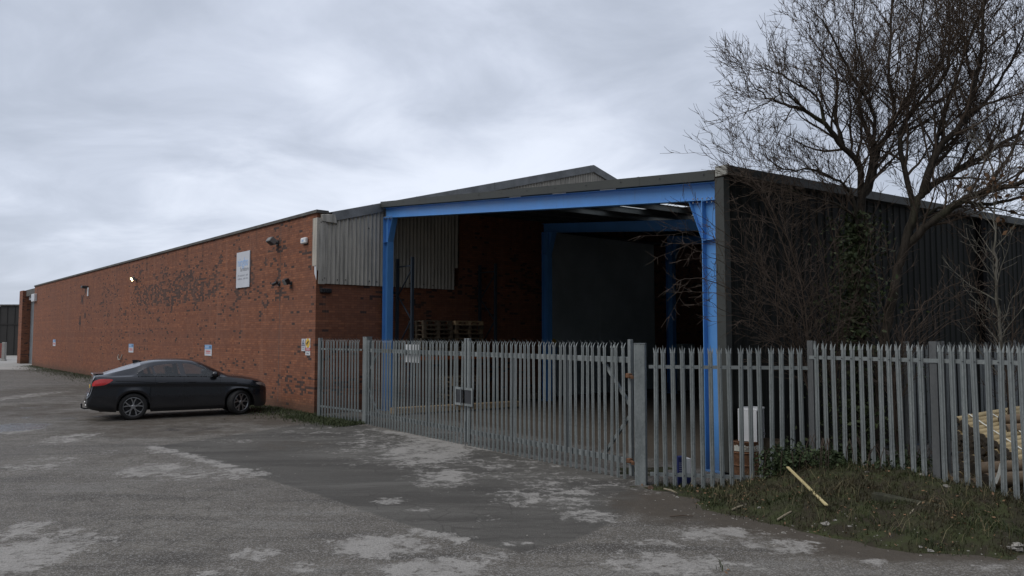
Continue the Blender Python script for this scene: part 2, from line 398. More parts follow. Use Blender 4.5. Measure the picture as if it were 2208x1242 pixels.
M['log_dark'] = wood_mat('weathered_log', (0.14, 0.095, 0.06), (0.24, 0.175, 0.11), (1.2, 9, 9))
M['log_end'] = simple('log_end_shade', (0.045, 0.036, 0.027), 0.9, 0, 0.35, 16)  # near-black end grain: shade on the stack's ends put into the colour
M['pallet'] = wood_mat('pallet_wood', (0.20, 0.145, 0.09), (0.31, 0.235, 0.15), (1.5, 12, 12))
M['pallet_new'] = wood_mat('fresh_pallet_wood', (0.36, 0.25, 0.14), (0.50, 0.37, 0.22), (1.5, 12, 12))
M['pallet_old'] = wood_mat('aged_pallet_wood', (0.10, 0.078, 0.055), (0.17, 0.132, 0.092), (1.5, 12, 12))
M['batten'] = wood_mat('pale_batten_wood', (0.50, 0.41, 0.20), (0.66, 0.56, 0.31), (1.0, 14, 14))
M['stick'] = wood_mat('grey_stick_wood', (0.20, 0.17, 0.12), (0.33, 0.29, 0.21), (1.0, 14, 14))
M['strap'] = simple('white_strap', (0.58, 0.57, 0.50), 0.5, 0, 0.08)
def bark_mat(name, a, b):
    s = NT(name, 0.95, 0, 0.15); v = s.tc.outputs['Object']
    n = s.noise(s.map(v, (6, 6, 1.6)), 3.0, 5, 0.7); l = s.noise(v, 1.2, 3)
    c = s.mix(s.rng(n, 0.3, 0.72), a, b); c = s.mix(s.rng(l, 0.5, 0.75, 0, 0.4), c, (0.075, 0.085, 0.045)); s.color(c); s.bump(n, 0.6, 0.02); return s.m
M['bark'] = bark_mat('tree_bark', (0.024, 0.020, 0.016), (0.062, 0.052, 0.042))
M['twig'] = simple('twig_bark', (0.085, 0.065, 0.050), 0.95, 0, 0.25, 2.0, 0.15)
M['shrub'] = simple('shrub_bark', (0.070, 0.053, 0.042), 0.95, 0, 0.3, 2.0, 0.15)
M['bark_pale'] = bark_mat('pale_young_bark', (0.13, 0.12, 0.10), (0.23, 0.215, 0.18))
def leaf_mat(name, a, b, c3=None):
    s = NT(name, 0.65, 0, 0.3); g = s.t.nodes.new('ShaderNodeNewGeometry'); r = g.outputs['Random Per Island']
    c = s.mix(r, a, b)
    if c3: c = s.mix(s.rng(s.noise(s.tc.outputs['Object'], 1.3, 3), 0.45, 0.62), c, s.mix(r, c3, tuple(x*0.6 for x in c3)))
    s.color(c); return s.m
M['grass'] = leaf_mat('rough_grass', (0.020, 0.030, 0.010), (0.052, 0.062, 0.020), (0.062, 0.052, 0.027))
M['grass_wall'] = leaf_mat('wall_grass', (0.032, 0.045, 0.016), (0.064, 0.075, 0.030))
M['ivy'] = leaf_mat('ivy_leaves', (0.022, 0.036, 0.014), (0.060, 0.075, 0.030))
M['bramble'] = leaf_mat('bramble_leaves', (0.026, 0.042, 0.018), (0.055, 0.075, 0.030))
M['stalk'] = leaf_mat('straw_stalks', (0.10, 0.082, 0.042), (0.19, 0.16, 0.085))
M['deadleaf'] = leaf_mat('dead_leaves', (0.14, 0.075, 0.04), (0.22, 0.13, 0.07))
def ground_mat():
    s = NT('worn_asphalt', 0.88, 0, 0.3); v = s.tc.outputs['Object']
    a = s.attr('masks'); ch = s.t.nodes.new('ShaderNodeSeparateColor'); s.t.links.new(a.outputs['Color'], ch.inputs[0])
    patch, apron, dirt = ch.outputs[0], ch.outputs[1], ch.outputs[2]
    n_b = s.noise(v, 0.35, 4, 0.6); n_m = s.noise(v, 2.2, 6, 0.68, 0.3); n_e = s.noise(v, 5.5, 7, 0.72, 0.4); n_f = s.noise(v, 42, 3, 0.7); n_g = s.noise(v, 13, 4, 0.7)
    agg = s.voro(v, 75, 'Color'); ag = s.sep(agg)[0]; agd = s.voro(v, 75); sp2 = s.sep(s.voro(v, 210, 'Color'))[1]
    base = s.mix(s.rng(n_b, 0.35, 0.65), (0.108, 0.095, 0.079), (0.158, 0.143, 0.122))
    base = s.mix(s.rng(n_m, 0.40, 0.66, 0, 0.75), base, (0.088, 0.077, 0.064)); base = s.mix(s.rng(n_g, 0.52, 0.75, 0, 0.45), base, (0.20, 0.188, 0.168))
    mp = s.t.nodes.new('ShaderNodeMapping'); s.t.links.new(v, mp.inputs[0]); mp.inputs['Rotation'].default_value = (0, 0, R_(-50)); mp.inputs['Scale'].default_value = (0.30, 1.5, 1)
    n_s = s.noise(mp.outputs[0], 0.9, 6, 0.65, 0.3)
    base = s.mix(s.rng(n_s, 0.50, 0.64, 0, 0.75), base, (0.060, 0.053, 0.045)); base = s.mix(s.rng(n_s, 0.36, 0.46, 0.35, 0.0), base, (0.21, 0.20, 0.182))
    ved = s.t.nodes.new('ShaderNodeTexVoronoi'); ved.feature = 'DISTANCE_TO_EDGE'; s.t.links.new(v, ved.inputs['Vector']); ved.inputs['Scale'].default_value = 2.6
    crack = s.math('MULTIPLY', s.rng(ved.outputs['Distance'], 0.012, 0.035, 1.0, 0.0), s.rng(n_b, 0.44, 0.58))
    base = s.mix(s.math('MULTIPLY', s.math('LESS_THAN', 0.80, ag), 0.65), base, (0.27, 0.26, 0.245))
    base = s.mix(s.math('MULTIPLY', s.math('LESS_THAN', ag, 0.25), 0.55), base, (0.05, 0.048, 0.045))
    ap = s.mix(s.rng(n_b, 0.35, 0.65), (0.070, 0.064, 0.055), (0.107, 0.099, 0.087))
    ap = s.mix(s.math('MULTIPLY', s.math('LESS_THAN', 0.86, sp2), 0.5), ap, (0.15, 0.15, 0.14))
    ap = s.mix(s.math('MULTIPLY', s.math('LESS_THAN', sp2, 0.2), 0.4), ap, (0.04, 0.04, 0.04))
    ap = s.mix(s.rng(n_s, 0.48, 0.62, 0, 0.6), ap, (0.045, 0.041, 0.036)); ap = s.mix(s.rng(n_s, 0.36, 0.46, 0.5, 0.0), ap, (0.135, 0.128, 0.115)); ap = s.mix(s.rng(n_g, 0.55, 0.75, 0, 0.4), ap, (0.16, 0.152, 0.14))
    apm = s.rng(s.math('ADD', apron, s.math('MULTIPLY', s.math('SUBTRACT', n_e, 0.5), 0.35)), 0.42, 0.58)
    c = s.mix(apm, base, ap)
    c = s.mix(s.math('MULTIPLY', crack, 0.38), c, (0.035, 0.031, 0.027))
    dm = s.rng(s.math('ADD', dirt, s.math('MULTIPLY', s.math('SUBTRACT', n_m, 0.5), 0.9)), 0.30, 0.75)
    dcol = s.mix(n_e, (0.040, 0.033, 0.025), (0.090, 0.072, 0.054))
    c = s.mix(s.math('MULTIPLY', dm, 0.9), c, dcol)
    pe = s.math('ADD', patch, s.math('ADD', s.math('MULTIPLY', s.math('SUBTRACT', n_e, 0.5), 1.7), s.math('ADD', s.math('MULTIPLY', s.math('SUBTRACT', n_m, 0.5), 1.3), s.math('MULTIPLY', s.math('SUBTRACT', n_g, 0.5), 0.8))))
    pm = s.rng(pe, 0.44, 0.76)
    pc = s.mix(s.rng(n_f, 0.3, 0.7), (0.265, 0.25, 0.228), (0.37, 0.352, 0.325)); pc = s.mix(s.math('MULTIPLY', s.math('LESS_THAN', ag, 0.2), 0.5), pc, (0.16, 0.15, 0.14))
    pc = s.mix(s.rng(n_m, 0.35, 0.6, 0.45, 0.0), pc, (0.18, 0.17, 0.155))
    c = s.mix(s.math('MULTIPLY', pm, 0.85), c, pc)
    wt = s.rng(s.math('ADD', a.outputs['Alpha'], s.math('MULTIPLY', s.math('SUBTRACT', n_m, 0.5), 0.8)), 0.45, 0.62); c = s.mix(s.math('MULTIPLY', wt, 0.6), c, (0.030, 0.028, 0.025))
    s.color(c)
    s.bump(s.math('ADD', s.math('MULTIPLY', agd, 0.8), s.math('ADD', s.math('MULTIPLY', n_f, 0.7), s.math('MULTIPLY', pm, -0.6))), 0.55, 0.012)
    s.put(s.b.inputs['Roughness'], s.math('SUBTRACT', s.rng(n_b, 0.3, 0.7, 0.78, 0.95), s.math('MULTIPLY', wt, 0.62)))
    return s.m
M['ground'] = ground_mat()
def bank_mat():
    s = NT('bank_soil', 0.95, 0, 0.15); v = s.tc.outputs['Object']; n = s.noise(v, 3.0, 6, 0.7); f = s.noise(v, 30, 4, 0.7)
    c = s.mix(s.rng(n, 0.35, 0.65), (0.040, 0.034, 0.024), (0.048, 0.056, 0.024)); c = s.mix(s.rng(f, 0.55, 0.8, 0, 0.4), c, (0.10, 0.085, 0.06)); s.color(c); s.bump(f, 0.8, 0.03); return s.m
M['bank'] = bank_mat()
M['stone'] = simple('mossy_concrete', (0.050, 0.050, 0.034), 0.95, 0, 0.5, 4.0, 0.2, bump=0.5)
M['rubble'] = simple('rubble', (0.24, 0.225, 0.20), 0.9, 0, 0.4, 8.0)
M['far_clad'] = simple('dark_far_cladding', (0.042, 0.040, 0.038), 0.7, 0, 0.2, 0.4)
M['concrete'] = simple('pale_concrete', (0.33, 0.32, 0.30), 0.9, 0, 0.18, 1.0)
M['redbox'] = simple('faded_red_paint', (0.30, 0.07, 0.05), 0.6, 0, 0.2)
# car
def paint_mat():
    s = NT('dark_navy_car_paint', 0.3, 0.25, 0.5); s.color((0.010, 0.0115, 0.017)); s.b.inputs['Coat Weight'].default_value = 0.7; s.b.inputs['Coat Roughness'].default_value = 0.08
    n = s.noise(s.tc.outputs['Object'], 3.0, 4); z = s.sep(s.tc.outputs['Object'])[2]
    d = s.math('MULTIPLY', s.rng(s.math('ADD', z, s.math('MULTIPLY', n, 0.5)), 0.5, 1.0, 1.0, 0.0), 0.35)
    s.color(s.mix(d, (0.010, 0.0112, 0.0155), (0.050, 0.047, 0.043))); s.put(s.b.inputs['Roughness'], s.math('ADD', 0.25, s.math('MULTIPLY', d, 0.6))); return s.m
M['paint'] = paint_mat()
def glass_mat():
    s = NT('tinted_car_glass', 0.05); t = s.t
    tr = t.nodes.new('ShaderNodeBsdfTransparent'); tr.inputs[0].default_value = (0.50, 0.53, 0.55, 1)
    gl = t.nodes.new('ShaderNodeBsdfGlossy'); gl.inputs['Roughness'].default_value = 0.04; gl.inputs[0].default_value = (0.9, 0.93, 0.95, 1)
    fr = t.nodes.new('ShaderNodeFresnel'); fr.inputs[0].default_value = 1.6
    mx_ = t.nodes.new('ShaderNodeMixShader'); t.links.new(fr.outputs[0], mx_.inputs[0]); t.links.new(tr.outputs[0], mx_.inputs[1]); t.links.new(gl.outputs[0], mx_.inputs[2])
    t.links.new(mx_.outputs[0], t.nodes['Material Output'].inputs[0]); return s.m
M['glass'] = glass_mat()
M['glass_sheen'] = simple('rear_glass_sky_sheen', (0.19, 0.20, 0.225), 0.25, 0, 0.1, spec=0.9)  # pale base stands in for bright sky mirrored in the rear window
M['glass_sheen'].node_tree.nodes['Principled BSDF'].inputs['IOR'].default_value = 2.3
M['tyre'] = simple('tyre_rubber', (0.026, 0.025, 0.024), 0.85, 0, 0.3, 5.0)
M['alloy'] = simple('alloy_rim', (0.36, 0.36, 0.36), 0.35, 0.7, 0.12)
M['alloy_dark'] = simple('dark_alloy', (0.035, 0.035, 0.037), 0.45, 0.4, 0.1)
M['tail'] = simple('red_lamp_lens', (0.55, 0.03, 0.028), 0.15, 0, 0.15, spec=0.7)
M['headlamp'] = simple('headlamp_lens', (0.20, 0.17, 0.155), 0.12, 0, 0.3, 9.0, spec=0.8)
M['chrome'] = simple('bright_trim', (0.5, 0.5, 0.5), 0.25, 0.8, 0.1)
M['seat'] = simple('car_seat_fabric', (0.05, 0.05, 0.052), 0.8, 0, 0.1)
def emit(name, c, st):
    m = bpy.data.materials.new(name); m.use_nodes = True; b = m.node_tree.nodes['Principled BSDF']
    b.inputs['Base Color'].default_value = (0.8, 0.8, 0.7, 1); b.inputs['Emission Color'].default_value = (*c, 1); b.inputs['Emission Strength'].default_value = st; return m
M['lit'] = emit('lit_lamp_face', (1.0, 0.86, 0.45), 9.0)
def rooflight_mat():
    s = NT('rooflight_sheet', 0.5); t = s.t; tl = t.nodes.new('ShaderNodeBsdfTranslucent'); tl.inputs[0].default_value = (0.80, 0.82, 0.80, 1)
    tr = t.nodes.new('ShaderNodeBsdfTransparent'); tr.inputs[0].default_value = (0.75, 0.78, 0.78, 1)
    mx_ = t.nodes.new('ShaderNodeMixShader'); mx_.inputs[0].default_value = 0.5
    t.links.new(tl.outputs[0], mx_.inputs[1]); t.links.new(tr.outputs[0], mx_.inputs[2]); t.links.new(mx_.outputs[0], t.nodes['Material Output'].inputs[0]); return s.m
M['rooflight'] = rooflight_mat()

# ================================================================== SURVEY POINTS
C0 = gnd(677, 893)                                   # corner of the brick warehouse
_a = math.atan((1104+318)/FPX/1.0)                   # long wall runs off to the left
BD = Vector((-math.sin(_a), math.cos(_a), 0)); RD = Vector((math.cos(_a), math.sin(_a), 0))
def WF(v): return C0 + RD*v.x + BD*v.y + Vector((0,0,v.z))
def wall_s(px, py):                                  # pixel on long wall -> (s, z)
    p = on_plane(px, py, C0, BD); return (p - C0).dot(BD), p.z
def wall_t(px, py):
    p = on_plane(px, py, C0, RD); return (p - C0).dot(RD), p.z
PL = gnd(821, 884); PR = gnd(1554, 1021)
CW = (PR - PL).length; FD = (PR - PL).normalized()
_d = R_(33.6); DD = Vector((math.cos(_d), math.sin(_d), 0))
def CF(v): return PL + DD*v.x + FD*v.y + Vector((0,0,v.z))    # canopy frame: x depth, y across to the right
# ================================================================== GROUND
def build_ground():
    ys = [-400, -60, -8, 0.5]; y = 2.0
    while y < 75: ys.append(y); y *= 1.0115
    ys += [90, 130, 220, 600, 1500]
    tn = np.linspace(-1.35, 1.0, 300)
    xs = np.concatenate([[-1500, -300], [np.nan]*300, [300, 1500]])
    V = []
    for yy in ys:
        k = min(max(yy, 4.0), 160.0); r = np.concatenate([[-1500, -260], tn*k, [260, 1500]])
        V.append(np.stack([r, np.full_like(r, yy), np.zeros_like(r)], 1))
    V = np.array(V); nr, nc = V.shape[:2]; P = V.reshape(-1, 3)
    idx = np.arange(nr*nc).reshape(nr, nc)
    F = np.stack([idx[:-1,:-1], idx[:-1,1:], idx[1:,1:], idx[1:,:-1]], -1).reshape(-1, 4)
    me = bpy.data.meshes.new('yard'); me.from_pydata(P.tolist(), [], F.tolist())
    X, Y = P[:,0], P[:,1]
    patch = np.zeros(len(P)); apron = np.zeros(len(P)); dirt = np.zeros(len(P))
    def blob(px, py, wpx, hpx, st=1.0, arr=patch, rot=0.0):
        c = gnd(px, py); k = c.y/FPX; rx = wpx/2*k; ry = hpx/2*c.y*c.y/(FPX*CAMZ)
        dx, dy = X-c.x, Y-c.y; cr, sr = math.cos(rot), math.sin(rot); ax, ay = dx*cr+dy*sr, -dx*sr+dy*cr
        d = np.sqrt((ax/rx)**2 + (ay/ry)**2); v = np.clip(1.6-d*0.9, 0, 1)**0.9*st*0.80
        np.maximum(arr, v, out=arr)
    for b in [(60,1195,210,110,.9),(15,1150,120,60,.8),(930,968,190,62,.95),(880,950,330,70,.62),(960,1030,130,36,.85),(1010,1000,200,30,.6),
              (330,1012,110,28,.9),(450,1022,230,26,.72),(150,945,90,24,.8),(80,1002,160,44,.62),(45,855,70,26,.75),(345,972,60,12,.75),(500,950,120,10,.6),(310,835,60,14,.6),
              (842,1080,80,14,.9),(900,1100,60,10,.7),(820,1176,200,48,.95),(545,1196,100,28,.85),(640,1222,90,26,.7),(940,1228,250,46,1.0),(950,1158,120,16,.8),
              (1065,1196,80,16,.85),(1110,1172,70,14,.7),(1180,1068,230,44,.74),(1270,1112,110,28,.85),(1230,1085,120,22,.8),(1400,1060,60,14,.5),
              (1440,1214,260,48,.9),(1545,1150,170,28,.9),(1690,1178,150,30,.85),(1410,1172,120,18,.8),(1885,1212,60,14,.9),(2140,1222,110,20,.7),(1590,1225,160,24,.6),
              (1090,1005,300,46,.58),(1200,1040,200,46,.62),(1330,1040,90,26,.6),(700,930,220,34,.5),(480,1235,120,30,.6),(410,1060,60,14,.6),(240,1075,100,16,.45),
              (1050,1112,90,20,.45),(760,1000,120,18,.45),(20,930,110,22,.7),(230,975,60,12,.6)]:
        blob(*b)
    def seg(arr, pix, wm_, st):
        pts = [gnd(*p) for p in pix]
        for a, b in zip(pts[:-1], pts[1:]):
            ab = np.array([b.x-a.x, b.y-a.y]); t = np.clip(((X-a.x)*ab[0]+(Y-a.y)*ab[1])/(ab@ab), 0, 1)
            d = np.hypot(X-a.x-t*ab[0], Y-a.y-t*ab[1]); np.maximum(arr, np.clip(1.4-d/wm_, 0, 1)*st, out=arr)
    seg(patch, [(800,925),(950,950),(1100,975),(1250,1003),(1340,1022)], 0.17, 0.95)        # threshold under the gate
    seg(patch, [(330,963),(500,1008),(560,1022)], 0.22, 0.75); seg(patch, [(900,1142),(1000,1168)], 0.12, 0.8)
    poly = [(330,963),(420,990),(500,1012),(640,1052),(760,1092),(870,1130),(1000,1165),(1120,1190),(1240,1165),(1340,1115),(1400,1060),(1362,1034),(783,918),(690,907),(560,930)]
    pp = [gnd(*p) for p in poly]; inside = np.zeros(len(P), bool); dmin = np.full(len(P), 1e9)
    for a, b in zip(pp, pp[1:]+pp[:1]):
        cnd = ((a.y > Y) != (b.y > Y)); xi = (b.x-a.x)*(Y-a.y)/((b.y-a.y) if abs(b.y-a.y) > 1e-9 else 1e-9)+a.x; inside ^= cnd & (X < xi)
        ab = np.array([b.x-a.x, b.y-a.y]); t = np.clip(((X-a.x)*ab[0]+(Y-a.y)*ab[1])/(ab@ab), 0, 1)
        dmin = np.minimum(dmin, np.hypot(X-a.x-t*ab[0], Y-a.y-t*ab[1]))
    apron[:] = np.clip(0.5 + np.where(inside, dmin, -dmin)/0.5, 0, 1)
    for b in [(1500,1090,330,70,.95),(1700,1120,420,80,1.0),(1950,1180,500,60,1.0),(2150,1190,300,50,.9),(1400,1075,160,40,.7),(370,905,420,34,.75),(150,893,360,18,.7),(620,905,140,24,.9),(480,915,250,20,.6),(150,1000,200,20,.35),(100,845,300,40,.7),(60,880,200,24,.75),(330,930,420,26,.75),(620,960,200,26,.55),(260,985,260,20,.5),(560,900,260,20,.8),(250,860,300,26,.55)]:
        blob(*b[:5], arr=dirt)
    wet = np.zeros(len(P))
    for b in [(20,922,150,20,.9),(120,900,300,12,.6),(420,925,260,16,.6),(330,985,160,12,.5),(70,880,120,10,.6)]: blob(*b, arr=wet)
    seg(dirt, [(0,897),(190,890)], 0.12, 0.9)
    # canopy floor: darker brownish slab, with the shed's shade painted into the dirt mask
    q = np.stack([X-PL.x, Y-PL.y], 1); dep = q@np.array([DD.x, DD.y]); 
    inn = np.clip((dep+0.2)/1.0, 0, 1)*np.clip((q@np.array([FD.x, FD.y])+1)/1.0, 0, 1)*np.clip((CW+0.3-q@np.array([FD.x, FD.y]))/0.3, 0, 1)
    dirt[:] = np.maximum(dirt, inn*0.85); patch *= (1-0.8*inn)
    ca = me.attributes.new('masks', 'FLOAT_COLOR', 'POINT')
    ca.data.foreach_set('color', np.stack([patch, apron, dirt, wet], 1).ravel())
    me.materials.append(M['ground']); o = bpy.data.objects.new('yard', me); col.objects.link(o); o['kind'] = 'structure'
    return o
build_ground()
# far concrete yard beyond the warehouse
mb = MB(); a = gnd(-200, 797); b = gnd(48, 797); mb.add([(-140,a.y,0.004),(b.x+1.5,b.y,0.004),(b.x-12,100,0.004),(-180,100,0.004)], [(0,1,2,3)])
o = mb.build('concrete_yard', M['concrete']); o['kind'] = 'structure'

# ================================================================== BRICK WAREHOUSE
WT = 6.28                                            # parapet height
WLEN = wall_s(72, 700)[0]
wh = thing('brick_warehouse', C0, 'long low red brick warehouse with dark coping and corrugated gable end', 'warehouse')
def gable_z(t):                                      # roof line on the gable end
    return 6.16 + 0.272*t if t < 12.6 else 6.16 + 0.272*12.6 - 0.272*(t-12.6)
# long wall (0.33 thick, inside towards +t)
mb = MB(WF); 
for s0, s1 in [(0, WLEN)]: mb.box(0, 0.33, s0, s1, -0.1, WT)
mb.build('wall', M['brick'], wh)
mb = MB(WF); mb.box(-0.06, 0.40, -0.07, WLEN+0.03, WT, WT+0.055); mb.box(-0.045, 0.38, -0.05, WLEN+0.02, WT+0.055, WT+0.10)
for s in np.arange(0.6, WLEN, 0.9): mb.box(-0.062, 0.402, s-0.006, s+0.006, WT-0.002, WT+0.058)
mb.build('coping', M['coping'], wh)
# gable wall: brick
tl, zl = wall_t(690, 612); ZS = wall_t(684, 611)[1]; T_SH = wall_t(985, 600)[0]
TD0, TD1 = wall_t(1182, 700)[0], wall_t(1408, 700)[0]
mb = MB(WF)
mb.box(0.33, T_SH+0.1, 0.0, 0.33, -0.1, 4.2); mb.box(T_SH+0.1, TD0, 0.0, 0.33, -0.1, 7.3); mb.box(TD0, TD1, 0, 0.33, 6.5, 7.3); mb.box(TD1, 21.0, 0, 0.33, -0.1, 7.3); mb.box(21.0, 27.0, 0, 0.33, -0.1, 6.0)
mb.build('gable_wall', M['brick_in'], wh)
# corrugated gable sheets
def corr(mb, t0, t1, zb, zt, y0=-0.06, pitch=0.147, amp=0.026, step=0.0184):
    n = max(2, int((t1-t0)/step)); b = len(mb.v)
    for i in range(n+1):
        t = t0+(t1-t0)*i/n; y = y0-amp*math.cos(2*math.pi*t/pitch)
        mb.v.append(Vector((t, y, zb(t)))); mb.v.append(Vector((t, y, zt(t))))
    for i in range(n): mb.f.append([b+2*i, b+2*i+2, b+2*i+3, b+2*i+1])
mb = MB(WF)
corr(mb, 0.26, T_SH-0.16, lambda t: ZS, lambda t: gable_z(t)-0.02)
corr(mb, T_SH-0.16, T_SH, lambda t: ZS+0.78, lambda t: gable_z(t)-0.02, -0.075)
corr(mb, T_SH, 25.0, lambda t: min(7.05, gable_z(t)-0.1), lambda t: gable_z(t)-0.02)
sharp(mb.build('corrugated_cladding', M['sheet'], wh, fix=False), 60)
mb = MB(WF); mb.box(0.27, T_SH-0.17, -0.02, 0.0, 4.2, 6.2); mb.add([(0.3,0.02,6.1),(24.9,0.02,6.1),(24.9,0.02,6.2),(12.6,0.02,gable_z(12.6)-0.05),(0.3,0.02,6.2)], [(0,1,2,3,4)])
mb.build('cladding_backing', M['coping'], wh)
# fixings
mb = MB(WF)
for t, z in [(wall_t(*p)) for p in [(689,480),(722,484),(692,604),(696,600),(724,604),(742,604),(793,607),(809,608),(792,493),(910,614),(930,616),(880,612)]]:
    mb.lathe([(0.028, -0.10), (0.02, -0.115), (0.001, -0.118)], 8, 'y', (t, -0.0, z))
build_parts(mb, 'sheet_fixing', M['coping'], wh)
# corner flashing: flat fibre cement angle, broken at its lower end
mb = MB(WF)
zt_, zb2 = 6.12, wall_s(676, 574)[1]
mb.box(-0.045, -0.02, -0.07, 0.20, zb2, zt_); mb.box(-0.045, 0.17, -0.095, -0.07, ZS+0.4, zt_); mb.box(0.02, 0.24, -0.11, -0.095, ZS-0.02, zt_-0.02)
mb.build('corner_flashing', M['sheet'], wh)
mb = MB(WF); mb.add([(-0.03,-0.05,zb2-0.02),(-0.035,0.07,zb2-0.01),(-0.03,0.06,zb2-0.25),(-0.03,-0.03,zb2-0.38),(-0.03,-0.07,zb2-0.46),(-0.03,-0.08,zb2-0.15)], [(0,1,2,3,4,5)])
mb.build('torn_membrane', M['white_board'], wh)
# barge board
mb = MB(WF)
ts = [0.45, 12.6, 25.0]
for t0, t1 in zip(ts[:-1], ts[1:]):
    z0, z1 = gable_z(t0), gable_z(t1)
    mb.add([(t0,-0.13,z0-0.24),(t1,-0.13,z1-0.24),(t1,-0.13,z1+0.06),(t0,-0.13,z0+0.06),(t0,-0.10,z0-0.24),(t1,-0.10,z1-0.24),(t1,0.25,z1+0.08),(t0,0.25,z0+0.08)],
           [(0,1,2,3),(3,2,6,7),(0,4,5,1),(4,7,6,5)])
for t in np.arange(1.9, 24.8, 1.75):
    z = gable_z(t); mb.box(t-0.02, t+0.02, -0.138, -0.128, z-0.245, z+0.068)
mb.build('barge_board', M['barge'], wh)
mb = MB(WF); mb.add([(0.12,-0.14,6.02),(0.62,-0.14,6.0),(0.55,-0.14,6.27),(0.1,-0.14,6.22),(0.12,-0.02,6.05),(0.62,-0.02,6.03),(0.55,-0.02,6.30),(0.1,-0.02,6.25)], [(0,1,2,3),(7,6,5,4),(0,4,5,1),(1,5,6,2),(2,6,7,3),(3,7,4,0)])
mb.build('broken_flashing', M['sheet'], wh)
# roof planes
mb = MB(WF)
for t0, t1 in ((0.36, 12.6), (12.6, 25.2)):
    z0, z1 = gable_z(t0), gable_z(t1)
    mb.add([(t0,-0.09,z0+0.03),(t1,-0.09,z1+0.03),(t1,WLEN+8,z1+0.03),(t0,WLEN+8,z0+0.03)], [(0,1,2,3)])
mb.build('roof', M['roofsheet'], wh)
# right long wall and back of the warehouse
mb = MB(WF); mb.box(24.9, 25.2, 0.34, WLEN+8, -0.1, 6.1); mb.box(0.4, 24.9, WLEN+7.7, WLEN+8, -0.1, 6.1); mb.build('rear_wall', M['brick_in'], wh)
# end bay: recessed shutter and pier
sp0, sp1 = wall_s(60, 700)[0], wall_s(46, 700)[0]
mb = MB(WF); mb.box(0, 1.9, WLEN+5.6, WLEN+7.2, -0.1, WT-0.05); mb.build('end_pier', M['brick'], wh); mb = MB(WF); mb.box(0.33, 1.9, WLEN-0.3, WLEN, -0.1, WT-0.02); mb.build('door_jamb', M['brick'], wh)
mb = MB(WF); mb.box(0.25, 0.6, WLEN+0.002, WLEN+5.598, WT-0.55, WT-0.02); mb.build('lintel', M['coping'], wh)
sh = MB(WF)
for k in range(52): sh.add([(0.65,WLEN+0.01,0.11*k),(0.65,WLEN+5.59,0.11*k),(0.62,WLEN+5.59,0.11*k+0.055),(0.62,WLEN+0.01,0.11*k+0.055),(0.65,WLEN+5.59,0.11*(k+1)),(0.65,WLEN+0.01,0.11*(k+1))], [(0,1,2,3),(3,2,4,5)])
sho = sh.build('roller_shutter', M['shutter'], wh)
mb = MB(WF); mb.box(0.46, 0.64, WLEN+0.02, WLEN+5.58, 5.42, 5.72); mb.build('shutter_box', M['white_board'], wh)
# grey sliding doors in the gable wall
tm = wall_t(1290, 700)[0]
for i, (t0, t1) in enumerate(((TD0, tm-0.01), (tm+0.01, TD1))):
    mb = MB(WF); mb.box(t0, t1, -0.10, -0.04, 0.02, 6.55)
    zz = wall_t(1240, 700)[1]
    for z in (zz, 4.6): mb.box(t0+0.01, t1-0.01, -0.108, -0.099, z-0.02, z+0.02)
    for t in (t0+0.03, t1-0.03): mb.box(t-0.025, t+0.025, -0.107, -0.099, 0.03, 6.53)
    mb.build('sliding_door', M['door_grey'], wh)
mb = MB(WF); mb.box(TD0-0.2, TD1+2.5, -0.14, -0.02, 6.56, 6.68); mb.build('door_track', M['dark_metal'], wh)
# expansion joints
mb = MB(WF)
for px in (604, 184):
    s = wall_s(px, 600)[0]; mb.box(-0.003, 0.0, s-0.010, s+0.010, 0.2, WT)
build_parts(mb, 'expansion_joint', M['coping'], wh)
# stains on the long wall (tarry runs)
mb = MB(WF)
def stain(pix, y):
    pts = []
    for p in pix: s, z = wall_s(*p); pts.append((-y, s, z))
    mb.add(pts, [list(range(len(pts)))])
stain([(174,634),(176,636),(177,642),(179,636),(181,637),(179,645),(180,656),(178,656),(177,648),(175,656),(174,655),(176,644)], 0.003)
stain([(172,680),(174,681),(174,694),(175,697),(173,703),(172,713),(171,712),(172,702),(169,697),(171,694)], 0.003)
stain([(183,673),(185,676),(185,684),(183,688),(182,685),(182,678)], 0.003)
stain([(184,617),(186,619),(185,633),(183,632)], 0.003)
build_parts(mb, 'tar_stain', M['stain'], wh)
o = None
# wall hardware -----------------------------------------------------
def wall_box(name, label, cat, px0, px1, py0, py1, mat, out=0.03, group=None, b=0.004):
    s0, z0 = wall_s(px1, (py0+py1)/2)[0], wall_s((px0+px1)/2, py1)[1]
    s1, z1 = wall_s(px0, (py0+py1)/2)[0], wall_s((px0+px1)/2, py0)[1]
    t = thing(name, WF(Vector((0, (s0+s1)/2, z0))), label, cat, group)
    return t, s0, s1, z0, z1
# matrix for text on the long wall: text x axis -> -BD, y -> up, facing -RD
def wall_text(txt, size, mat, parent, s, z, out, sx=1.0, bold=0.0, align='CENTER'):
    p = WF(Vector((-out, s, z))) - Vector(parent.location)
    ax = -BD; az = -RD; m_ = Matrix((( ax.x, 0, az.x, p.x), (ax.y, 0, az.y, p.y), (0, 1, 0, p.z), (0,0,0,1)))
    return text_mesh(txt, size, mat, parent, m_, sx=sx, bold=bold, align=align)
t, s0, s1, z0, z1 = wall_box('company_sign', 'tall white furniture company sign board high on brick wall', 'sign', 512.5, 540.5, 543, 620, None)
mb = MB(WF); mb.bbox(-0.05, -0.012, s0, s1, z0, z1, 0.004); mb.build('board', M['white_board'], t)
sm_, hh, ww = (s0+s1)/2, z1-z0, s1-s0
wall_text('ningbo', 0.46, M['sign_blue'], t, sm_, z0+hh*0.60, 0.052, ww*0.92/1.42)
wall_text('furniture', 0.235, M['sign_grey'], t, s0+ww*0.05, z0+hh*0.455, 0.052, 0.95, align='RIGHT')
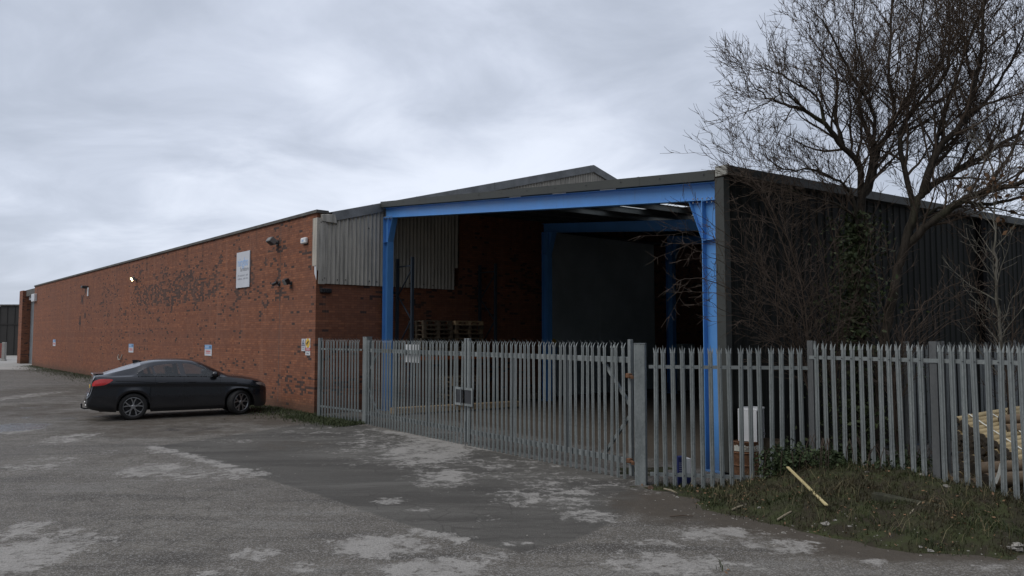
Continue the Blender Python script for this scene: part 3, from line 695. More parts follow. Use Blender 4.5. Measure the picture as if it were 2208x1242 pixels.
for k_, w_ in enumerate(('for', 'contract', 'and')): wall_text(w_, 0.125, M['sign_faint'], t, sm_+ww*(0.32, 0.03, -0.32)[k_], z0+hh*0.315, 0.052, ww*0.85/0.93)
for k_, w_ in enumerate(('address', 'and', 'info')): wall_text(w_, 0.125, M['sign_faint'], t, sm_+ww*(0.21, -0.13, -0.34)[k_], z0+hh*0.225, 0.052, ww*0.85/0.95)
for i, (px0, px1, py0, py1, lb) in enumerate([(442,457,743.5,767,'blue and white parking sign on brick wall nearest the corner, above the car bonnet'),
        (278,288,741.5,760,'middle blue and white parking sign on brick wall above the car boot'), (114.5,120,732,746,'farthest small blue and white parking sign near the roller shutter')]):
    t, s0, s1, z0, z1 = wall_box('parking_sign', lb, 'sign', px0, px1, py0, py1, None, group='parking signs along the brick wall')
    mb = MB(WF); mb.box(-0.012, -0.001, s0, s1, z0, z1); mb.build('plate', M['white_board'], t)
    h = z1-z0; wd = s1-s0
    mb = MB(WF); mb.box(-0.016, -0.012, s0+0.004, s1-0.004, z0+h*0.60, z1-0.004); mb.build('blue_panel', M['panel_blue'], t)
    mb = MB(WF); mb.lathe([(0.001,-0.02),(0.055,-0.02),(0.055,-0.016)], 14, 'x', (0, s0+wd*0.22, z0+h*0.80)); mb.build('camera_symbol', M['navy_ink'], t)
    mb = MB(WF); mb.box(-0.018, -0.016, s0+wd*0.45, s1-wd*0.08, z0+h*0.84, z0+h*0.87); mb.box(-0.018, -0.016, s0+wd*0.45, s1-wd*0.08, z0+h*0.76, z0+h*0.79); mb.build('text_lines', M['white_board'], t)
    wall_text('PARKING', 0.098, M['red_ink'], t, (s0+s1)/2, z0+h*0.32, 0.014, wd*0.80/0.47, 0.002)
    mb = MB(WF); mb.box(-0.014, -0.012, s0+wd*0.15, s1-wd*0.15, z0+h*0.20, z0+h*0.255); mb.build('text_line', M['red_ink'], t)
t, s0, s1, z0, z1 = wall_box('cctv_sign', 'white sign with yellow camera disc and red band beside the corner', 'sign', 659.5, 669.3, 730, 766, None)
h = z1-z0; wd = s1-s0
mb = MB(WF); mb.box(-0.012, -0.001, s0, s1, z0, z0+h*0.27); mb.box(-0.012, -0.001, s0, s1, z0+h*0.45, z1); mb.build('plate', M['white'], t)
mb = MB(WF); mb.box(-0.012, -0.001, s0-0.005, s1+0.005, z0+h*0.285, z0+h*0.435); mb.build('red_band', M['red_ink'], t)
mb = MB(WF); mb.lathe([(0.0,-0.018),(0.145,-0.018),(0.145,-0.012)], 20, 'x', (0, (s0+s1)/2, z0+h*0.73)); mb.build('yellow_disc', M['yellow'], t)
mb = MB(WF); c_ = Vector((-0.021, (s0+s1)/2, z0+h*0.755)); mb.bar(c_+Vector((0,0.07,-0.05)), c_+Vector((0,-0.06,0.05)), 0.05, 0.004, (1,0,0)); mb.bar(c_+Vector((0,0.075,-0.02)), c_+Vector((0,0.03,-0.09)), 0.03, 0.004, (1,0,0)); mb.build('camera_symbol', M['black'], t)
wall_text('WARNING', 0.066, M['white'], t, (s0+s1)/2, z0+h*0.325, 0.013, wd*0.8/0.33)
wall_text('CCTV', 0.075, M['navy_ink'], t, (s0+s1)/2, z0+h*0.165, 0.013, wd*0.75/0.19); wall_text('cameras', 0.068, M['navy_ink'], t, (s0+s1)/2, z0+h*0.06, 0.013, wd*0.75/0.26)
t, s0, s1, z0, z1 = wall_box('climbing_warning_sign', 'narrow white warning sign with black triangle pictogram left of yellow disc sign', 'sign', 650.8, 658.3, 730.5, 757, None)
h = z1-z0; wd = s1-s0
mb = MB(WF); mb.box(-0.012, -0.001, s0, s1, z0, z1); mb.build('plate', M['white_board'], t)
mb = MB(WF); a_, b_, c_ = Vector((-0.014, s0+wd*0.14, z0+h*0.44)), Vector((-0.014, s1-wd*0.14, z0+h*0.44)), Vector((-0.014, (s0+s1)/2, z1-h*0.07))
for p, q in ((a_,b_),(b_,c_),(c_,a_)): mb.bar(p, q, 0.022, 0.004, (1,0,0))
mb.bar((a_+b_)/2+Vector((0,0,0.03)), c_-Vector((0,0,0.10)), 0.05, 0.004, (1,0,0)); mb.build('triangle_symbol', M['navy_ink'], t)
mb = MB(WF)
for zf in (0.27, 0.13): mb.box(-0.014, -0.012, s0+wd*0.2, s1-wd*0.2, z0+h*zf, z0+h*(zf+0.06))
mb.build('text_lines', M['sign_grey'], t)
def on_wall(px, py): s, z = wall_s(px, py); return s, z
# floodlights
def floodlight(px, py, label, mat, lens, scale=1.0, tilt=35, lit=False):
    s, z = on_wall(px, py); base = WF(Vector((0, s, z)))
    t = thing('floodlight', base, label, 'floodlight', 'lamps fixed to the long brick wall')
    mb = MB(WF); mb.box(-0.03, 0.0, s-0.08, s+0.08, z-0.10*scale, z+0.06*scale); mb.tube([(-0.03, s, z-0.03), (-0.16*scale, s, z+0.02)], 0.028, 8); mb.build('bracket', M['dark_metal'], t)
    mb = MB(); mb.bbox(-0.09*scale, 0.09*scale, -0.17*scale, 0.17*scale, -0.13*scale, 0.13*scale, 0.02*scale)
    for k in range(5): mb.box(0.09*scale, 0.12*scale, (-0.13+0.065*k-0.008)*scale, (-0.13+0.065*k+0.008)*scale, -0.1*scale, 0.1*scale)
    ln = MB(); ln.box(-0.098*scale, -0.09*scale, -0.15*scale, 0.15*scale, -0.11*scale, 0.11*scale)
    rot = Matrix.Rotation(R_(tilt), 4, 'Y').inverted()
    for m_, nm, ma in ((mb, 'housing', mat), (ln, 'lens', lens)):
        c = Vector((-0.24*scale, s, z+0.03))
        m_.v = [rot @ v + c for v in m_.v]; m_.frame = WF; m_.build(nm, ma, t)
floodlight(599, 523, 'large grey floodlight high on wall right of company sign', M['lamp_grey'], M['dark_metal'], 0.95, 55)
floodlight(628, 610, 'smaller black floodlight under the alarm box near corner', M['black'], M['lamp_grey'], 0.75, 30)
floodlight(295, 603, 'lit lamp glowing yellow white on the brick wall', M['lamp_grey'], M['lit'], 0.75, 25)
s, z = on_wall(602, 613)
t = thing('security_camera', WF(Vector((0,s,z))), 'small black bullet camera on wall beside lower black floodlight', 'camera')
mb = MB(WF); mb.lathe([(0.0,-0.03),(0.06,-0.03),(0.06,0.0)], 12, 'x', (0,s,z)); mb.tube([(-0.03,s,z),(-0.13,s,z+0.01)], 0.02, 8); mb.build('mount', M['black'], t)
mb = MB(WF); mb.tube([(-0.12,s-0.10,z+0.05),(-0.16,s+0.16,z-0.01)], 0.05, 10); mb.build('body', M['black'], t)
mb = MB(WF); mb.tube([(-0.16,s+0.16,z-0.01),(-0.163,s+0.17,z-0.012)], 0.04, 10); mb.build('lens', M['dark_metal'], t)
t, s0, s1, z0, z1 = wall_box('alarm_box', 'white alarm sounder box near top of brick wall corner', 'alarm', 654, 665, 513, 526, None)
mb = MB(WF); mb.bbox(-0.11, 0.0, s0, s1, z0, z1, 0.03); mb.build('cover', M['white'], t)
wall_text('AFS', 0.10, M['sign_blue'], t, (s0+s1)/2, (z0+z1)/2-0.04, 0.113, 0.9)
t, s0, s1, z0, z1 = wall_box('junction_box', 'white electrical box at far end of wall by shutter', 'electrical box', 73.5, 80, 634, 650, None)
mb = MB(WF); mb.bbox(-0.2, 0.0, s0+0.02, s1, z0, z1, 0.02); mb.build('housing', M['white'], t)
mb = MB(WF); mb.box(-0.205, -0.2, s0+0.1, s1-0.08, z0+0.06, z1-0.06); mb.build('lid', M['white_board'], t)
s, z = on_wall(189, 620)
t = thing('wall_lamp', WF(Vector((0,s,z))), 'dark bulkhead lamp with white strip below among tar stains', 'lamp', 'lamps fixed to the long brick wall')
mb = MB(WF); mb.bbox(-0.35, 0.0, s-0.22, s+0.22, z-0.06, z+0.10, 0.03); mb.build('hood', M['dark_metal'], t)
mb = MB(WF); s2, z2 = on_wall(191, 629); mb.bbox(-0.06, 0.0, s2-0.12, s2+0.12, z2-0.28, z2+0.25, 0.02); mb.build('strip', M['white'], t)
s, z = on_wall(260, 771)
mb = MB(WF); pts = [(-0.002,s+0.38,z+0.16),(-0.05,s+0.36,z+0.02),(-0.06,s+0.22,z-0.10),(-0.06,s-0.18,z-0.10),(-0.05,s-0.32,z+0.02),(-0.002,s-0.34,z+0.18)]; mb.tube(pts, 0.022, 6)
o = mb.build('pipe_loop', M['trim_pale'], None, origin=WF(Vector((0,s,z)))); tag(o, 'pale bent pipe loop on brick wall behind the car', 'pipe')
tv, zv = wall_t(701, 627)
t = thing('bulkhead_light', WF(Vector((tv,0,zv))), 'black bulkhead light on shaded brick under the corrugated sheets', 'lamp')
mb = MB(WF); mb.bbox(tv-0.19, tv+0.19, -0.10, 0.0, zv-0.07, zv+0.07, 0.02); mb.build('housing', M['black'], t)
mb = MB(WF)
for k in range(5): mb.box(tv-0.16+0.075*k, tv-0.15+0.075*k, -0.112, -0.10, zv-0.05, zv+0.05)
mb.build('grille', M['dark_metal'], t)

# ================================================================== STEEL CANOPY
cz_l, cz_r = 6.86, 5.43                               # top of fascia left / right
slope = (cz_r - cz_l)/CW
def rz(u): return cz_l + slope*u                      # roof top line
CLEN = 24.0
cn = thing('steel_canopy', PL, 'open fronted blue steel canopy with dark grey clad side wall and sloping roof', 'canopy')
def ibeam(mb, s, half, u0f, u1f, z0, z1):             # column at depth s: u from u0..u1, flanges across depth
    tf, tw = 0.016, 0.010
    for (ua, ub) in ((u0f, u0f+tf), (u1f-tf, u1f)): mb.box(s-half, s+half, ua, ub, z0, z1)
    mb.box(s-tw/2, s+tw/2, u0f+tf, u1f-tf, z0, z1)
bolts = MB(CF)
FR = [0.12, 6.6, 13.1, 19.6]
for fi, s in enumerate(FR):
    for side in (0, 1):
        u0, u1 = (0.0, 0.36) if side == 0 else (CW-0.36, CW)
        ztop = (rz(0.18) if side == 0 else rz(CW-0.18)) - 0.52
        mb = MB(CF); ibeam(mb, s, 0.105, u0, u1, 0.0, ztop); zh = 5.5 if side == 0 else 4.19
        for z in (zh, ztop-0.01): mb.box(s-0.10, s+0.10, u0+0.017, u1-0.017, z-0.006, z+0.006)
        mb.box(s-0.16, s+0.16, u0-0.04, u1+0.04, 0.0, 0.02)
        mb.build('column', M['blue'], cn)
        # haunch gusset
        mb = MB(CF); zt = ztop-0.02
        ua = u1 if side == 0 else u0; ub = ua+0.31 if side == 0 else ua-0.31
        for x0, x1, in ((s-0.006, s+0.006),):
            mb.add([(x0,ua,zh),(x0,ua,zt),(x0,ub,zt+(slope*(ub-ua))),(x1,ua,zh),(x1,ua,zt),(x1,ub,zt+(slope*(ub-ua)))], [(0,1,2),(5,4,3),(0,2,5,3),(1,4,5,2),(0,3,4,1)])
        d = Vector((0, ub-ua, zt+slope*(ub-ua)-zh)); 
        e1 = Vector((s, ua, zh)); e2 = e1+d
        mb.add([e1+Vector((-0.1,0,0)), e1+Vector((0.1,0,0)), e2+Vector((0.1,0,0)), e2+Vector((-0.1,0,0)), e1+Vector((-0.1,0,0.02)), e1+Vector((0.1,0,0.02)), e2+Vector((0.1,0,0.012)), e2+Vector((-0.1,0,0.012))],
               [(0,1,2,3),(7,6,5,4),(0,4,5,1),(2,6,7,3),(1,5,6,2),(3,7,4,0)])
        mb.build('haunch', M['blue'], cn)
        if fi == 0:
            for k in range(6):
                u = (u0+0.03+k*0.11) if side == 0 else (CW-0.03-k*0.11)
                for dz in (-0.03, 0.03): bolts.lathe([(0.014,0.0),(0.014,0.03),(0.002,0.034)] if dz > 0 else [(0.014,0.0),(0.014,-0.03),(0.002,-0.034)], 6, 'z', (s-0.075, u, rz(u)-0.535+(0.018 if dz > 0 else -0.018)))
    # rafter beam, follows the roof fall
    mb = MB(CF)
    for (dz0, dz1, hx) in ((-0.215, -0.20, 0.105), (-0.535, -0.52, 0.105), (-0.52, -0.215, 0.005)):
        za0, za1 = rz(0)+dz0, rz(0)+dz1; zb0, zb1 = rz(CW)+dz0, rz(CW)+dz1
        mb.add([(s-hx,0,za0),(s+hx,0,za0),(s+hx,0,za1),(s-hx,0,za1),(s-hx,CW,zb0),(s+hx,CW,zb0),(s+hx,CW,zb1),(s-hx,CW,zb1)], [(0,1,2,3),(7,6,5,4),(0,4,5,1),(1,5,6,2),(2,6,7,3),(3,7,4,0)])
    mb.build('rafter', M['blue'], cn)
build_parts(bolts, 'bolt', M['chrome'], cn)
# fascia on the front
mb = MB(CF)
za, zb_ = rz(-0.06), rz(CW+0.2)
mb.add([(-0.06,-0.06,za-0.185),(-0.06,CW+0.02,rz(CW+0.02)-0.185),(-0.06,CW+0.02,rz(CW+0.02)),(-0.06,-0.06,za),(0.20,-0.06,za-0.185),(0.20,CW+0.02,rz(CW+0.02)-0.185),(0.20,CW+0.02,rz(CW+0.02)+0.005),(0.20,-0.06,za+0.005)],
       [(0,1,2,3),(3,2,6,7),(4,5,1,0),(7,6,5,4),(0,3,7,4),(1,5,6,2)])
for u in np.arange(3.0, CW, 3.0):
    mb.add([(-0.064,u-0.04,rz(u)-0.187),(-0.064,u+0.04,rz(u)-0.187),(-0.064,u+0.04,rz(u)+0.004),(-0.064,u-0.04,rz(u)+0.004)], [(0,1,2,3)])
mb.build('fascia', M['trim'], cn)
mb = MB(CF)
for u in np.arange(0.5, CW, 1.1): mb.lathe([(0.016,-0.075),(0.012,-0.082),(0.001,-0.083)], 6, 'x', (0, u, rz(u)-0.07))
build_parts(mb, 'fascia_fixing', M['dark_metal'], cn)
# packing gap pieces seen as pale slivers between fascia and beam
mb = MB(CF)
for px in (1112, 1207, 1312):
    p = on_plane(px, 415, PL, FD); u = (p-PL).dot(FD); mb.add([(-0.02,u-0.25,rz(u-0.25)-0.206),(-0.02,u+0.25,rz(u+0.25)-0.206),(-0.02,u+0.25,rz(u+0.25)-0.188),(-0.02,u-0.25,rz(u-0.25)-0.188)], [(0,1,2,3)])
build_parts(mb, 'packing_strip', M['white'], cn)
# roof, with holes for rooflights
def wall_u(s): # the roof's left edge follows the gable wall
    p = PL + DD*s; tt = (p-C0).dot(RD); yy = (p-C0).dot(BD); k = FD.dot(BD)
    return (0.02 - yy)/k if abs(k) > 1e-6 else 0
def roof_hit(px, py):
    d = ray(px, py); n = Vector((0,0,1))
    # solve cam + d*k on plane z = rz(u)
    o_ = Vector((0,0,CAMZ)); nrm = Vector((-slope*FD.x, -slope*FD.y, 1)); 
    # u measured along FD only approximates the skewed frame
    A = np.array([[DD.x, FD.x, -d.x],[DD.y, FD.y, -d.y],[0, slope, -d.z]]); b = np.array([-PL.x, -PL.y, CAMZ-cz_l+0.02])
    s, u, k = np.linalg.solve(A, b); return s, u
RL = []
for quad in (((1292,446),(1358,451)), ((1386,440),(1462,446)), ((1452,466),(1496,469))):
    (s0, u0), (s1, u1) = roof_hit(*quad[0]), roof_hit(*quad[1]); RL.append(((s0+s1)/2, (u0+u1)/2))
print('rooflights', RL)
HOLES = []
for (sx_, ux_), (ls, lu) in zip(RL, ((1.0, 2.2), (1.0, 2.2), (1.0, 2.2))):
    HOLES.append((sx_-ls/2, sx_+ls/2, ux_-lu/2, min(ux_+lu/2, CW-0.4)))
sb = sorted(set([-0.05, CLEN] + [x for h in HOLES for x in h[:2]])); ub = sorted(set([0.0, CW+0.15] + [x for h in HOLES for x in h[2:]]))
mb = MB(CF); ml = MB(CF)
for i in range(len(sb)-1):
    for j in range(-1, len(ub)-1):
        s0, s1 = sb[i], sb[i+1]
        if j < 0:
            a0, a1, b0, b1 = wall_u(s0), wall_u(s1), ub[0], ub[0]
            if s0 < 0: a0 = -0.02
            hole = False
        else:
            a0 = a1 = ub[j]; b0 = b1 = ub[j+1]; cs, cu = (s0+s1)/2, (a0+b0)/2
            hole = any(h[0] < cs < h[1] and h[2] < cu < h[3] for h in HOLES)
        tgt = ml if hole else mb; dz = -0.03
        tgt.add([(s0,a0,rz(a0)+dz),(s1,a1,rz(a1)+dz),(s1,b1,rz(b1)+dz),(s0,b0,rz(b0)+dz)], [(0,1,2,3)])
mb.build('roof_sheet', M['soffit'], cn); build_parts(ml, 'rooflight', M['rooflight'], cn)
mb = MB(CF)
for u in np.arange(0.8, CW-0.2, 1.55):
    mb.add([(0.25,u,rz(u)-0.04),(CLEN,u,rz(u)-0.04),(CLEN,u,rz(u)-0.20),(0.25,u,rz(u)-0.20),(0.25,u+0.065,rz(u)-0.04),(CLEN,u+0.065,rz(u)-0.04),(0.25,u+0.065,rz(u)-0.20),(CLEN,u+0.065,rz(u)-0.20)], [(0,1,2,3),(0,4,5,1),(3,2,7,6)])
build_parts(mb, 'purlin', M['purlin'], cn)
# right-hand clad wall
def ribs(mb, s0, s1, u, z0, z1, pitch=0.25, d=0.020):
    pr = []; s = s0
    while s < s1:
        for a, dd in ((0.0, 0), (0.115, 0), (0.145, d), (0.215, d), (0.245, 0)):
            if s+a <= s1: pr.append((s+a, u+dd))
        s += pitch
    b = len(mb.v)
    for x, y in pr: mb.v += [Vector((x,y,z0)), Vector((x,y,z1))]
    for i in range(len(pr)-1): mb.f.append([b+2*i, b+2*i+2, b+2*i+3, b+2*i+1])
mb = MB(CF); ribs(mb, 0.10, CLEN, CW+0.16, 0.12, cz_r-0.14); mb.build('side_cladding', M['clad'], cn)
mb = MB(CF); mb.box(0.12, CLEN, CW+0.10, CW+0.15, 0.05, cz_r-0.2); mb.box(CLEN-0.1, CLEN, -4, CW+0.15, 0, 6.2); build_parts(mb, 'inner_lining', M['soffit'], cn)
mb = MB(CF); mb.box(-0.05, 0.10, CW+0.015, CW+0.215, 0.05, cz_r-0.16); mb.build('corner_flashing', M['trim'], cn)
mb = MB(CF); mb.box(-0.04, CLEN, CW+0.06, CW+0.30, cz_r-0.13, cz_r+0.04); mb.build('eaves_trim', M['trim'], cn)
mb = MB(CF); mb.box(-0.075, -0.04, CW+0.05, CW+0.305, cz_r-0.135, cz_r+0.045); mb.build('gutter_end', M['trim_pale'], cn)
for px in (2112,):
    p = on_plane(px, 700, PR+FD*0.16, DD); s = (p-PR).dot(DD)
    mb = MB(CF); mb.box(s-0.09, s+0.09, CW+0.195, CW+0.33, 0.1, cz_r-0.14)
    for z in (1.5, 3.0, 4.4): mb.box(s-0.11, s+0.11, CW+0.19, CW+0.345, z-0.03, z+0.03)
    mb.build('downpipe', simple('black_downpipe', (0.006, 0.006, 0.0065), 0.9, 0, 0.2, spec=0.05), cn)

# ================================================================== PALISADE FENCING
def pale_mesh(bend):
    H, hw, tk = 2.36, 0.036, 0.0035
    prof = [(-hw, 0.010), (-0.022, 0.004), (-0.014, -0.010), (-0.006, -0.004), (0.006, -0.004), (0.014, -0.010), (0.022, 0.004), (hw, 0.010)]   # W section
    mb = MB(); zb, zt = 0.0, H-0.125
    n = len(prof); b = 0
    for z in (zb, zt):
        for x, y in prof: mb.v.append(Vector((x, y, z)))
        for x, y in prof[::-1]: mb.v.append(Vector((x, y+tk, z)))
    for i in range(2*n): j = (i+1) % (2*n); mb.f.append([i, j, 2*n+j, 2*n+i])
    # triple pointed head: outer tines splay, centre point curls outward
    def tine(path, w0, w1):
        b = len(mb.v)
        for k, (x, y, z) in enumerate(path):
            wd = w0 + (w1-w0)*k/(len(path)-1)
            for dx, dy in ((-wd,0),(wd,0),(wd,tk),(-wd,tk)): mb.v.append(Vector((x+dx, y+dy, z)))
        for k in range(len(path)-1):
            for q in range(4): r = (q+1)%4; mb.f.append([b+4*k+q, b+4*k+r, b+4*k+4+r, b+4*k+4+q])
    tine([(0,-0.006,zt-0.01),(0,-0.010,zt+0.05),(0,-0.012-0.02*bend,zt+0.09),(0,-0.014-0.05*bend,H)], 0.014, 0.0015)
    for sgn in (-1, 1):
        tine([(sgn*0.025,0.004,zt-0.01),(sgn*0.031,0.008+0.01*bend,zt+0.035),(sgn*0.042,0.014+0.03*bend,zt+0.082)], 0.0165, 0.002)
    return mb
pale_a = pale_mesh(1.0); pale_b = pale_mesh(0.25)
_pa = pale_a.build('pale', M['galv']); _pb = pale_b.build('pale', M['galv'])
ME_A, ME_B = _pa.data, _pb.data
bpy.data.objects.remove(_pa); bpy.data.objects.remove(_pb)
ME_C = ME_B.copy(); ME_C.materials.clear(); ME_C.materials.append(M['galv_dark'])
def put_pales(parent, xs, me, z=0.0, y=-0.03, jig=0.004, tops=None):
    for i, x in enumerate(xs):
        o = bpy.data.objects.new('pale', me); o.parent = parent; col.objects.link(o)
        o.location = (x+random.uniform(-jig, jig), y, z+random.uniform(-jig, jig)); o.rotation_euler = (random.uniform(-.009,.009), random.uniform(-.010,.010), random.uniform(-0.03,0.03))
def ang(v): return math.atan2(v.y, v.x)
# points of the fence line
G0 = gnd(786, 913.5); G1 = gnd(1362, 1034.5)
gd = (G1-G0).normalized(); GL = (G1-G0).length
FC = gnd(685, 899)                                   # start beside the brick corner
# --- side panel between brick corner and gate
v = (G0-FC); pl = v.length
t = thing('palisade_fence', FC, 'short galvanised palisade panel between the brick corner and the gate', 'fence', rz=ang(v))
n = int((pl-0.30)/0.155); put_pales(t, [0.13+0.155*k for k in range(n+1) if 0.13+0.155*k < pl-0.2], ME_A)
for z in (0.33, 2.03): 
    mb = MB(); mb.box(0.05, pl-0.16, -0.012, 0.0, z-0.025, z+0.025); mb.box(0.05, pl-0.16, 0.0, 0.045, z+0.017, z+0.025); mb.build('rail', M['galv'], t)
mb = MB(); mb.box(-0.04, 0.06, 0.0, 0.012, 0, 2.36); mb.box(-0.04, 0.06, 0.09, 0.10, 0, 2.36); mb.box(0.004, 0.012, 0.012, 0.09, 0, 2.36); mb.build('post', M['galv_dark'], t)
# --- gate posts
def gate_post(P, rzv, h, sz, label):
    t = thing('gate_post', P, label, 'gate post', 'posts that carry the gates', rz=rzv)
    mb = MB(); mb.bbox(-sz/2, sz/2, -sz/2, sz/2, -0.05, h, 0.012); mb.build('shaft', M['galv'], t); mb = MB(); mb.bbox(-sz/2-0.004, sz/2+0.004, -sz/2-0.004, sz/2+0.004, h, h+0.012, 0.004); mb.build('cap', M['galv_dark'], t)
    return t
gate_post(G0 - gd*0.08 + Vector((-gd.y, gd.x, 0))*0.10, ang(gd), 2.385, 0.2, 'galvanised square gate post at the left end of the gates')
GP = gnd(1383, 1044)
gate_post(GP, ang(gd)+0.62, 2.30, 0.185, 'thick galvanised square gate post right of the gates')
# --- gates
LEAF = (GL-0.05)/2
def gate_leaf(P, label, flip):
    t = thing('palisade_gate', P, label, 'gate', 'pair of galvanised palisade gates', rz=ang(gd))
    zr0, zr1 = 0.30, 2.02
    for x in (0.035, LEAF-0.035):
        mb = MB(); mb.bbox(x-0.035, x+0.035, 0.0, 0.07, 0.06, 2.37, 0.005); mb.build('stile', M['galv'], t)
    for z in (zr0, zr1):
        mb = MB(); mb.bbox(0.071, LEAF-0.071, 0.004, 0.064, z-0.05, z+0.05, 0.005); mb.build('rail', M['galv'], t)
    for k in (1, 2):
        x = LEAF*k/3+0.03; mb = MB(); mb.box(x-0.03, x+0.03, 0.008, 0.06, zr0+0.051, zr1-0.051); mb.build('mullion', M['galv_dark'], t)
    hx = LEAF-0.07 if flip else 0.07; sg = -1 if flip else 1
    for (za_, zb2_) in ((zr0+0.05, zr0+0.75), (zr1-0.05, zr1-0.75)):
        mb = MB(); mb.bar((hx+sg*0.62, 0.034, za_), (hx, 0.034, zb2_), 0.05, 0.05, (0,1,0)); mb.build('brace', M['galv'], t)
    xs = [0.155*(k+0.75) for k in range(60) if 0.155*(k+0.75) < LEAF-0.08]
    put_pales(t, xs, ME_A, 0.0, -0.028)
    # lock box frame at the meeting stile
    mx_ = 0.0 if flip else LEAF; sg = 1 if flip else -1
    mb = MB(); x0, x1 = sorted((mx_+sg*0.01, mx_+sg*0.33))
    for z in (0.90, 1.25): mb.box(x0, x1, -0.075, -0.045, z-0.025, z+0.025)
    xo = mx_+sg*0.31; mb.box(xo-0.02, xo+0.02, -0.075, -0.045, 0.925, 1.225)
    mb.build('lock_frame', M['galv'], t)
    mb = MB(); mb.box(min(mx_+sg*0.02, mx_+sg*0.285), max(mx_+sg*0.02, mx_+sg*0.285), -0.062, -0.05, 0.926, 1.224); mb.build('lock_plate', M['dark_metal'], t)
    mb = MB(); mb.tube([(mx_+sg*0.07,-0.085,0.0),(mx_+sg*0.07,-0.085,0.55)] if flip else [(mx_+sg*0.07,-0.085,0.9),(mx_+sg*0.07,-0.085,1.25)], 0.012, 8); mb.build('bolt', M['galv_dark'], t)
    if flip:
        for z in (1.76, 0.33):
            hb = MB(); hb.bbox(LEAF-0.05, LEAF+0.05, -0.085, -0.002, z-0.045, z+0.035, 0.012); hb.tube([(LEAF-0.01,-0.05,z),(LEAF+0.13,-0.075,z-0.02)], 0.022, 8); hb.lathe([(0.0,-0.02),(0.042,-0.02),(0.042,0.02),(0.0,0.02)], 8, 'z', (LEAF+0.13,-0.08,z-0.03)); hb.build('hinge', M['rust'], t)
    return t
gate_leaf(G0 + gd*0.0, 'left leaf of the galvanised palisade gates with white notice', False)
gate_leaf(G0 + gd*(LEAF+0.05), 'right leaf of the galvanised palisade gates with rusty hinges', True)
# notice on the back of the left leaf
p0 = on_plane(867, 760, G0, gd); p1 = on_plane(899, 760, G0, gd); zt_ = on_plane(883, 743, G0, gd).z; zb_ = on_plane(883, 782, G0, gd).z
x0, x1 = (p0-G0).dot(gd), (p1-G0).dot(gd)
t = thing('notice_board', G0+gd*((x0+x1)/2)+Vector((-gd.y, gd.x, 0))*0.075+Vector((0,0,zb_)), 'blank white notice fixed behind the left gate leaf', 'notice', rz=ang(gd))
mb = MB(); hw = (x1-x0)/2; mb.bbox(-hw, hw, 0.0, 0.012, 0, zt_-zb_, 0.003); mb.build('board', M['white'], t); mb = MB()
for sx_ in (-1, 1): mb.box(sx_*hw*0.7-0.01, sx_*hw*0.7+0.01, 0.012, 0.02, 0.05, zt_-zb_-0.05)
build_parts(mb, 'batten', M['galv_dark'], t)
# --- short section right of the gate (face view, lower)
Q0 = Vector((2.30, 12.47, 0)); Q1 = Vector((4.62, 11.98, 0)); v = Q1-Q0; ql = v.length
t = thing('palisade_fence', Q0, 'straight palisade section standing lower, in front of the blue column', 'fence', rz=ang(v))
pxs = [1412.5,1432.5,1452.8,1472.5,1492.3,1512.5,1533,1554,1574.5,1596,1617.2,1638.8,1660.5,1682.5,1705,1727.5]
xs = [(on_plane(p, 800, Q0, v.normalized())-Q0).dot(v.normalized()) for p in pxs]
me_q = ME_B
put_pales(t, xs, me_q, -0.075, -0.03, 0.003)
for z in (0.20, 1.93):
    mb = MB(); mb.box(xs[0]-0.10, xs[-1]+0.10 if z > 1 else xs[10], -0.010, 0.0, z-0.027, z+0.027); mb.box(xs[0]-0.10, xs[-1]+0.10, 0.0, 0.04, z+0.019, z+0.027); mb.build('rail', M['galv'], t)
mb = MB()
for x in xs:
    for z in (0.20, 1.93): mb.box(x-0.007, x+0.007, -0.046, -0.036, z-0.007, z+0.007)
build_parts(mb, 'rail_bolt', M['dark_metal'], t)
# --- bank fence: stepping towards the camera on the right
S0 = Vector((Q1.x+0.02, Q1.y-0.02, 0)); sdv = Vector((0.56, -0.83, 0)).normalized()
t = thing('palisade_fence', S0, 'taller palisade run along the grassy bank at the right edge', 'fence', rz=ang(sdv))
pxs2 = [1761.5,1781,1800,1819,1839,1859,1880,1900,1921,1943,1965,1988,2031,2055,2080,2105,2131,2156,2184,2206,2236,2266]
x2 = [(on_plane(p, 800, S0, sdv)-S0).dot(sdv) for p in pxs2]
put_pales(t, x2, ME_B, 0.0, -0.03, 0.004)
for z in (0.33, 2.10):
    mb = MB(); mb.box(0.02, x2[-1]+0.1, -0.010, 0.0, z-0.027, z+0.027); mb.box(0.02, x2[-1]+0.1, 0.0, 0.04, z+0.019, z+0.027); mb.build('rail', M['galv'], t)
mb = MB()
for x in x2: mb.box(x-0.007, x+0.007, -0.046, -0.036, 2.093, 2.107)
build_parts(mb, 'rail_bolt', M['dark_metal'], t)
for px in (1747, 2012):
    x = (on_plane(px, 800, S0, sdv)-S0).dot(sdv); mb = MB()
    mb.bbox(x-0.05, x+0.05, 0.002, 0.012, -0.05, 2.36, 0.002); mb.box(x-0.004, x+0.004, 0.012, 0.09, -0.05, 2.35); mb.box(x-0.05, x+0.05, 0.09, 0.10, -0.05, 2.35); mb.build('post', M['post_grey'], t)
S1 = S0 + sdv*(x2[-1]+0.1)
